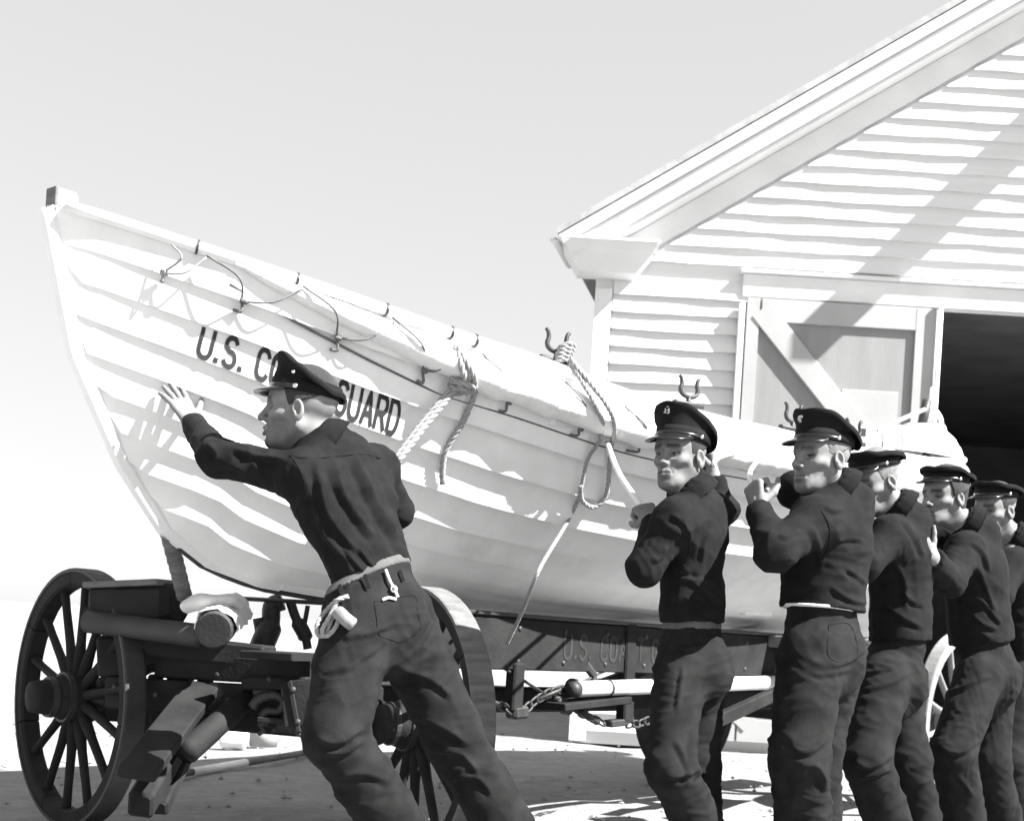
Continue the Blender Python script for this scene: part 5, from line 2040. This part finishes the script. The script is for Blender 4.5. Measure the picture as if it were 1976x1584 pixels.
# man pushing at the bow
HP1 = on_hull(338, 745, .0)
wr1 = P(372, 818, HP1[1] - .075)
MEN = []
MEN.append(dict(
    label='smiling man in a peaked cap leaning with his hand against the boat bow',
    J=dict(head=P(580, 790, 4.20), neck=P(628, 858, 4.22), shL=P(590, 922, 4.08), shR=P(722, 905, 4.40),
           elL=P(418, 882, 4.22), wrL=wr1, elR=P(764, 985, 4.52), wrR=P(690, 1030, 4.62),
           chest=P(660, 957, 4.24), waist=P(718, 1102, 4.22), hipL=P(692, 1192, 4.12), hipR=P(768, 1190, 4.30),
           knL=P(648, 1420, 3.98), knR=P(868, 1405, 4.36), anL=P(790, 1640, 4.14), anR=P(1015, 1668, 4.42)),
    face=(-1, .02, .05), hup=(.06, 0, 1), rc=.185, rw=.150, flat=.72, sleeve=.93, pr=.155, cuff=.02, skin=.175,
    lr=(.118, .098, .094, .100), toe=(-.9, .3, 0),
    face_o=dict(size=1.1, nose=1.25, smile=1.0, gaunt=1, stubble=.75, brow=.04, eye=.0035, look=(-.1, 1, .05)),
    handL=dict(d=P(316, 726, HP1[1] - .02) - wr1, palm=nrm(-BN), thumb=P(400, 745, HP1[1]) - wr1 + np.array([.05, 0, .05]), curl=(.02, .05, .06, .10), spread=.13, th=(.72, .75, .05), tcurl=.1, sc=1.14),
    handR=dict(d=P(640, 1040, 4.62) - P(690, 1030, 4.62), palm=(0, -1, 0), thumb=(0, 0, 1), curl=(.8, .9, .9, .9)),
    capo=dict(size=1.06, zb=.036, slope=.044, hf=.092, tilt=.08, visor=.050, vslope=.50, wide=.90, vent=True, seed=3),
    belt=dict(m='webbelt', w=.0145, t=.0035, z=-.012, tilt=(-.10, 0, 0)),
    jlines=[([(640, 872), (668, 960), (742, 1060)], .018, .012), ([(680, 860), (716, 950), (778, 1055)], .018, .013),
            ([(612, 880), (630, 985), (705, 1082)], .014, .010), ([(600, 940), (625, 1030), (688, 1095)], .013, .010),
            ([(745, 1000), (768, 1050), (785, 1080)], .012, .009), ([(660, 1050), (690, 1090), (705, 1105)], .008, .008),
            ([(690, 1055), (725, 1098)], .008, .007), ([(440, 862), (500, 880), (560, 888)], .013, .009), ([(410, 905), (450, 900), (485, 915)], .012, .010),
            ([(395, 850), (420, 880), (405, 905)], .012, .010), ([(560, 885), (590, 930), (575, 985)], .014, .009), ([(740, 905), (760, 960), (770, 990)], .012, .009)],
    tlines=[([(650, 1230), (700, 1222), (760, 1205)], .012, .009), ([(620, 1300), (680, 1280), (740, 1240)], .014, .010), ([(605, 1420), (650, 1432), (705, 1400)], .014, .013),
            ([(610, 1452), (665, 1450), (700, 1425)], .012, .011), ([(640, 1500), (700, 1492), (760, 1510)], .013, .010), ([(770, 1290), (830, 1310), (880, 1350)], .014, .010),
            ([(790, 1380), (850, 1400), (910, 1440)], .014, .011), ([(840, 1450), (890, 1455), (930, 1500)], .012, .009), ([(860, 1505), (920, 1500), (955, 1540)], .012, .010)],
    jamp=.0045, seed=11))

# second man: looks back over his shoulder, one hand on a strap, the other raised to a rope
wl, wrr = P(1262, 1006, 4.766), P(1376, 922, 5.110)
MEN.append(dict(
    label='gaunt man in a peaked cap with an emblem, looking back, dark belt at his waist',
    J=dict(head=P(1312, 880, 4.689), neck=P(1330, 945, 4.718), shL=P(1302, 1008, 4.594), shR=P(1368, 990, 4.862),
           elL=P(1243, 1098, 4.555), wrL=wl, elR=P(1394, 985, 5.072), wrR=wrr,
           chest=P(1336, 1030, 4.728), waist=P(1336, 1196, 4.728), hipL=P(1312, 1285, 4.651), hipR=P(1352, 1285, 4.804),
           knL=P(1292, 1480, 4.517), knR=P(1345, 1480, 4.766), anL=P(1392, 1680, 4.766), anR=P(1352, 1690, 4.976)),
    face=(-.66, -.75, .03), hup=(.02, .05, 1), rc=.128, rw=.126, flat=.84, sleeve=.93, pr=.130, cuff=.012,
    lr=(.092, .081, .082, .094), toe=(-.9, .4, 0), skin=.155,
    face_o=dict(size=1.05, gaunt=1.2, nose=1.0, brow=.035, eye=.0034, look=(.3, 1, .1), stubble=.85),
    handL=dict(d=P(1246, 985, 4.814) - wl, palm=(-.2, .9, -.1), thumb=(-.6, -.1, .5), curl=(1.2, 1.25, 1.3, 1.3), th=(.6, .3, .7), tcurl=.8, sc=1.08),
    handR=dict(d=P(1370, 890, 5.168) - wrr, palm=(-.9, -.1, .1), thumb=(-.2, -.7, .4), curl=(1.1, 1.2, 1.25, 1.3), th=(.5, .4, .8), tcurl=.8, sc=1.08),
    capo=dict(size=1.06, zb=.038, slope=.046, hf=.095, tilt=.10, visor=.054, vslope=.62, wide=.97, litband=False, seed=5,
              badge=dict(a=.0, bits=[(-.008, .0, .004, .022), (-.002, .010, .009, .004), (-.002, .0, .008, .004), (-.002, -.010, .009, .004), (.009, -.002, .004, .018), (.014, -.008, .006, .004)])),
    belt=dict(m='darkbelt', w=.016, z=-.016),
    jlines=[([(1395, 1120), (1350, 1120), (1305, 1115)], .010, .008), ([(1320, 1150), (1345, 1170), (1392, 1200)], .010, .010), ([(1330, 1120), (1370, 1145), (1398, 1170)], .010, .010),
            ([(1290, 990), (1320, 1010), (1338, 1050)], .012, .009), ([(1380, 1015), (1360, 1050), (1355, 1100)], .010, .006), ([(1255, 1085), (1275, 1075), (1290, 1050)], .010, .008),
            ([(1330, 1175), (1350, 1200)], .007, .006)],
    tlines=[([(1380, 1240), (1330, 1250), (1300, 1245)], .010, .006), ([(1300, 1420), (1330, 1480), (1325, 1520)], .012, .009), ([(1345, 1400), (1335, 1460), (1350, 1500)], .012, .008),
            ([(1280, 1500), (1320, 1495), (1350, 1480)], .012, .012), ([(1330, 1505), (1355, 1490), (1380, 1500)], .010, .010), ([(1320, 1280), (1305, 1380)], .010, .007)],
    jamp=.004, seed=23))

# third man: stocky, white line round the waist, fist on a rope
wl3 = P(1464, 984, 4.718)
MEN.append(dict(
    label='stocky older man in a peaked cap with a pale cord round his waist',
    J=dict(head=P(1584, 884, 4.779), neck=P(1616, 944, 4.800), shL=P(1574, 1008, 4.635), shR=P(1638, 990, 5.006),
           elL=P(1496, 1066, 4.491), wrL=wl3, elR=P(1532, 946, 5.109), wrR=P(1585, 900, 5.315),
           chest=P(1596, 1045, 4.810), waist=P(1586, 1172, 4.800), hipL=P(1566, 1262, 4.707), hipR=P(1606, 1262, 4.893),
           knL=P(1542, 1462, 4.594), knR=P(1568, 1455, 4.862), anL=P(1560, 1720, 4.800), anR=P(1575, 1715, 5.006)),
    face=(-.86, -.50, .02), hup=(.02, .03, 1), rc=.170, rw=.160, flat=.90, sleeve=1.05, pr=.160, cuff=.012, skin=.18, hair='greyhair',
    lr=(.123, .103, .101, .106), toe=(-.95, .3, 0), blouse=1.01,
    face_o=dict(size=1.10, gaunt=.1, nose=1.0, brow=.08, eye=.0030, look=(.1, 1, .1), stubble=.8),
    handL=dict(d=P(1456, 950, 4.738) - wl3, palm=(.75, .5, .1), thumb=(-.2, -.3, .8), curl=(1.25, 1.3, 1.3, 1.3), th=(.5, .4, .8), tcurl=.9, sc=1.12),
    handR=None,
    capo=dict(size=1.10, zb=.038, slope=.038, hf=.092, tilt=.06, visor=.052, vslope=.55, wide=.98, seed=8,
              badge=dict(a=.05, bits=[(-.006, .006, .016, .010), (.004, .0, .014, .018), (.0, -.010, .010, .006)])),
    belt=dict(m='canvas', w=.005, z=-.006, t=.024),
    jlines=[([(1610, 1045), (1640, 1040), (1670, 1042)], .010, .007), ([(1600, 1130), (1640, 1155), (1678, 1165)], .011, .010), ([(1630, 1095), (1655, 1110), (1676, 1130)], .010, .008),
            ([(1590, 975), (1612, 985), (1630, 980)], .010, .006), ([(1500, 1030), (1520, 1035), (1545, 1020)], .010, .008), ([(1560, 1010), (1580, 1050), (1585, 1110)], .014, .008)],
    tlines=[([(1600, 1285), (1640, 1275), (1670, 1250)], .010, .008), ([(1560, 1300), (1600, 1300), (1650, 1290)], .010, .006), ([(1520, 1440), (1560, 1450), (1600, 1420)], .014, .013),
            ([(1570, 1470), (1590, 1500), (1590, 1530)], .014, .013), ([(1520, 1500), (1540, 1530)], .012, .009)],
    jamp=.004, seed=37))

# fourth man: head bowed
wl4 = P(1650, 1012, 5.36)
MEN.append(dict(
    label='bowed man in a flat peaked cap pulling close behind the stocky man',
    J=dict(head=P(1690, 930, 5.40), neck=P(1732, 982, 5.42), shL=P(1716, 1036, 5.28), shR=P(1750, 1020, 5.60),
           elL=P(1668, 1090, 5.16), wrL=wl4, elR=P(1690, 1060, 5.74), wrR=P(1640, 1000, 5.72),
           chest=P(1738, 1075, 5.44), waist=P(1738, 1232, 5.44), hipL=P(1706, 1312, 5.34), hipR=P(1724, 1310, 5.54),
           knL=P(1672, 1468, 5.18), knR=P(1752, 1470, 5.50), anL=P(1745, 1672, 5.44), anR=P(1790, 1680, 5.72)),
    face=(-.82, -.42, -.30), hup=(-.1, 0, 1), rc=.150, rw=.136, flat=.86, sleeve=1.0, pr=.132, cuff=.01, skin=.18, hair='greyhair',
    lr=(.106, .094, .092, .100), toe=(-.95, .3, 0), res=.0048, gres=.0085,
    face_o=dict(size=1.06, nose=1.1, gaunt=.5, brow=.06, eye=.003, stubble=.85),
    handL=dict(d=P(1640, 980, 5.4) - wl4, palm=(.6, .6, .1), thumb=(-.2, -.3, .8), curl=(1.2, 1.25, 1.3, 1.3), th=(.5, .4, .8), tcurl=.8, sc=1.05),
    capo=dict(size=1.06, zb=.046, slope=.020, hf=.088, tilt=.06, visor=.048, vslope=.40, wide=.98, seed=12),
    jlines=[([(1720, 1080), (1745, 1120), (1750, 1180)], .014, .010), ([(1700, 1160), (1740, 1190), (1790, 1215)], .012, .010), ([(1730, 1130), (1760, 1160), (1790, 1170)], .010, .008), ([(1745, 1000), (1770, 1040), (1785, 1080)], .012, .009)],
    tlines=[([(1660, 1330), (1710, 1320), (1770, 1290)], .012, .009), ([(1650, 1300), (1710, 1290), (1750, 1270)], .010, .007), ([(1640, 1465), (1680, 1480), (1730, 1450)], .014, .013), ([(1650, 1500), (1690, 1495), (1720, 1480)], .012, .012)],
    jamp=.004, seed=41))

wl5 = P(1800, 1078, 5.36)
MEN.append(dict(
    label='man with dark sideburns in a peaked cap leaning on the man ahead of him',
    J=dict(head=P(1822, 958, 5.90), neck=P(1868, 1014, 5.92), shL=P(1862, 1066, 5.76), shR=P(1888, 1050, 6.10),
           elL=P(1832, 1122, 5.58), wrL=wl5, elR=P(1800, 1030, 6.16), wrR=P(1740, 1020, 6.06),
           chest=P(1880, 1105, 5.93), waist=P(1894, 1236, 5.94), hipL=P(1888, 1306, 5.84), hipR=P(1914, 1304, 6.04),
           knL=P(1838, 1452, 5.70), knR=P(1906, 1462, 6.02), anL=P(1872, 1652, 5.96), anR=P(1945, 1650, 6.20)),
    face=(-.84, -.54, -.05), hup=(0, 0, 1), rc=.160, rw=.152, flat=.86, sleeve=1.02, pr=.138, cuff=.0, skin=.18,
    lr=(.106, .098, .094, .102), toe=(-.95, .3, 0), res=.005, gres=.0085, hair_t=.010, nape=True,
    face_o=dict(size=1.06, nose=1.05, gaunt=.6, brow=.03, eye=.003, stubble=.8),
    handL=dict(d=(-.45, -.2, .45), palm=(-.3, .8, .1), thumb=(.5, -.2, .6), curl=(1.0, 1.1, 1.2, 1.2), th=(.6, .8, .1), tcurl=.2, sc=.95),
    capo=dict(size=1.06, zb=.050, slope=.014, hf=.086, tilt=.05, visor=.046, vslope=.35, wide=1.0, seed=15),
    jlines=[([(1880, 1080), (1905, 1140), (1925, 1190)], .014, .011), ([(1870, 1180), (1900, 1205), (1930, 1215)], .012, .010), ([(1890, 1150), (1920, 1190), (1935, 1205)], .010, .009), ([(1870, 1040), (1900, 1070), (1912, 1110)], .012, .009)],
    tlines=[([(1810, 1440), (1850, 1452), (1900, 1420)], .014, .013), ([(1820, 1340), (1870, 1320), (1920, 1300)], .012, .009), ([(1840, 1490), (1860, 1510), (1880, 1540)], .012, .010)],
    jamp=.004, seed=53))

MEN.append(dict(
    label='man in a peaked cap half hidden behind the man with sideburns',
    J=dict(head=P(1920, 984, 6.35), neck=P(1958, 1040, 6.38), shL=P(1950, 1092, 6.24), shR=P(1982, 1078, 6.54),
           elL=P(1926, 1150, 6.10), wrL=P(1900, 1110, 6.16), elR=P(1930, 1090, 6.66), wrR=P(1900, 1050, 6.6),
           chest=P(1970, 1130, 6.40), waist=P(1976, 1256, 6.40), hipL=P(1964, 1322, 6.32), hipR=P(1986, 1320, 6.50),
           knL=P(1940, 1460, 6.24), knR=P(1992, 1462, 6.5), anL=P(1972, 1640, 6.46), anR=P(2010, 1640, 6.7)),
    face=(-.84, -.54, -.10), hup=(0, 0, 1), rc=.155, rw=.148, flat=.86, sleeve=1.0, pr=.15, cuff=.01, skin=.18,
    lr=(.115, .10, .098, .105), toe=(-.95, .3, 0), res=.0055, gres=.010,
    face_o=dict(size=1.06, nose=1.05, gaunt=.4, brow=.05, eye=.003, stubble=.85),
    handL=dict(d=(-.4, 0, .5), palm=(-.3, .8, .1), thumb=(.3, -.2, .6), curl=(.9, 1, 1, 1), sc=1.05),
    capo=dict(size=1.06, zb=.050, slope=.020, hf=.086, tilt=.05, visor=.046, vslope=.35, wide=1.0, seed=19),
    jamp=.005, seed=61))

INFO = [make_man(o)[1] for o in MEN]

# ------------------------------------------------------------------ small gear on and round the men
OB = [o for o in bpy.data.objects if o.name.startswith('person')]
OB.sort(key=lambda o: o.name)
m1 = OB[0]


def on_surf(px, py, Yg, obj_names=('trousers', 'jacket'), root=None, lift=.006):
    """point on a man's clothing seen at a pixel, lifted a little"""
    best = None
    for ch in root.children:
        if ch.name.split('.')[0] in obj_names:
            n = len(ch.data.vertices)
            co = np.empty(n * 3, np.float32)
            ch.data.vertices.foreach_get('co', co)
            co = co.reshape(-1, 3)
            q = proj(co)
            d = np.hypot(q[:, 0] - px, q[:, 1] - py)
            m = d < 9
            if m.any():
                y0 = co[m][:, 1].min()
                m2 = m & (co[:, 1] < y0 + .05)
                w = np.exp(-(d[m2] / 4.0) ** 2) + 1e-6
                yk = float((co[m2][:, 1] * w).sum() / w.sum())
                if best is None or yk < best[1]:
                    best = np.array([0, yk, 0])
    if best is None:
        best = P(px, py, Yg)
    Y = best[1] - lift
    return P(px, py, Y)


def S1(px, py, lift=.006):
    return on_surf(px, py, 4.1, root=m1, lift=lift)


# key clip and strap on the first man's belt
mb = MB().tube(smooth_path([S1(744, 1099, .014), S1(752, 1120, .018), S1(759, 1133, .016), S1(768, 1152, .012)], 16), .0048, 6)
kc = mb.build('key_clip', M['badge'], m1, True)
MB().lathe(S1(760, 1136, .022), (0, -1, .2), [(-.002, .006), (-.002, .011), (.002, .011), (.002, .006)], 14, caps=False).build('clip_ring', M['badge'], kc, True)
MB().tube(smooth_path([S1(738, 1157, .006), S1(750, 1153, .008), S1(764, 1156, .006)], 8), .0045, 6).build('pocket_edge', M['canvas'], m1, True)
for (x0, y0, x1, y1) in ((704, 1108, 712, 1134), (772, 1100, 778, 1120), (655, 1128, 662, 1152)):
    a, b = S1(x0, y0, .016), S1(x1, y1, .016)
    MB().beam(a, b, .012, .004, up=(0, -1, 0), bev=.001).build('belt_loop', M['denim'], m1)
# seams: back pocket of the first man
pk = [(722, 1160), (800, 1150), (812, 1215), (772, 1238), (732, 1225), (722, 1160)]
# coil of line hanging at the hip of the first man
mb = MB()
pts = [S1(672, 1150, .02), S1(650, 1158, .04), P(628, 1180, 4.02), P(612, 1205, 4.0), P(614, 1226, 4.0), P(630, 1222, 4.0), P(640, 1195, 4.0), P(655, 1170, 4.02)]
rope_mb(smooth_path(pts, 40), .0075, mb=mb)
rope_mb(smooth_path([P(650, 1162, 4.0), P(636, 1190, 3.99), P(622, 1215, 3.99), P(628, 1228, 3.99), P(646, 1212, 3.99), P(660, 1180, 4.0)], 40), .0075, mb=mb)
o = mb.build('line_coil', M['rope'], None, True)
tag(o, 'small coil of line hanging from the belt of the pushing man', 'rope')
o = lumpy_tube('work_glove', [P(650, 1180, 3.99), P(664, 1192, 3.97), P(684, 1206, 3.97)], .020, M['leather'], None, .12, 12, 9)
tag(o, 'pale leather glove tucked under the belt of the pushing man', 'glove')

# drag lines held by the men
def G_(name, label, pts, r, m='rope'):
    o = rope_mb(smooth_path(pts, 60), r, mb=None).build(name, M[m], None, True)
    tag(o, label, 'rope', 'drag lines held by the men')


a = H(1152, 842, .05)
MB_ = MB().tube(smooth_path([a, P(1195, 915, 5.06), P(1238, 978, 4.83), P(1252, 1000, 4.80)], 30), .0115, 8)
o = MB_.build('drag_strap', M['canvas'], None, True)
tag(o, 'white drag strap from the fender down to the hand of the gaunt man', 'strap', 'drag lines held by the men')
o = MB().tube(smooth_path([H(1392, 858, .09), P(1383, 885, 5.16), P(1374, 915, 5.14)], 20), .0105, 8).build('drag_strap', M['canvas'], None, True)
tag(o, 'short white strap gripped behind the head of the gaunt man', 'strap', 'drag lines held by the men')
o = MB().tube(smooth_path([H(1434, 872, .09), P(1446, 915, 5.0), P(1458, 955, 4.73), P(1464, 985, 4.73)], 24), .0095, 8).build('drag_strap', M['canvas'], None, True)
tag(o, 'white strap from the fender to the fist of the stocky man', 'strap', 'drag lines held by the men')


def seam(root, pts, mat_='jacket', r=.0017, lift=.0015):
    xy = smooth_path(np.c_[np.array(pts, float), np.zeros(len(pts))], 9 * len(pts))[:, :2]
    Y = np.array([on_surf(x, y, 4.5, root=root, lift=lift)[1] for x, y in xy])
    for _ in range(2):
        Y[1:-1] = (Y[:-2] + Y[1:-1] + Y[2:]) / 3
    q = [P(x, y, d) for (x, y), d in zip(xy, Y)]
    MB().tube(q, r, 5).build('seam', M[mat_], root, True)


seam(OB[0], [(560, 880), (600, 884), (650, 880), (700, 876), (735, 884)])
seam(OB[0], [(560, 878), (578, 905), (588, 935), (582, 965), (570, 985)])
seam(OB[0], [(722, 1160), (760, 1154), (800, 1150), (806, 1182), (812, 1215), (790, 1228), (772, 1238), (750, 1232), (732, 1225), (727, 1192), (722, 1160)], 'denim', .0013)
seam(OB[1], [(1318, 1000), (1330, 1030), (1332, 1060), (1322, 1085)])
seam(OB[2], [(1585, 985), (1600, 1015), (1600, 1050), (1588, 1080)])
seam(OB[2], [(1600, 1205), (1640, 1205), (1655, 1262), (1625, 1278), (1598, 1262), (1600, 1205)], 'denim', .0014)
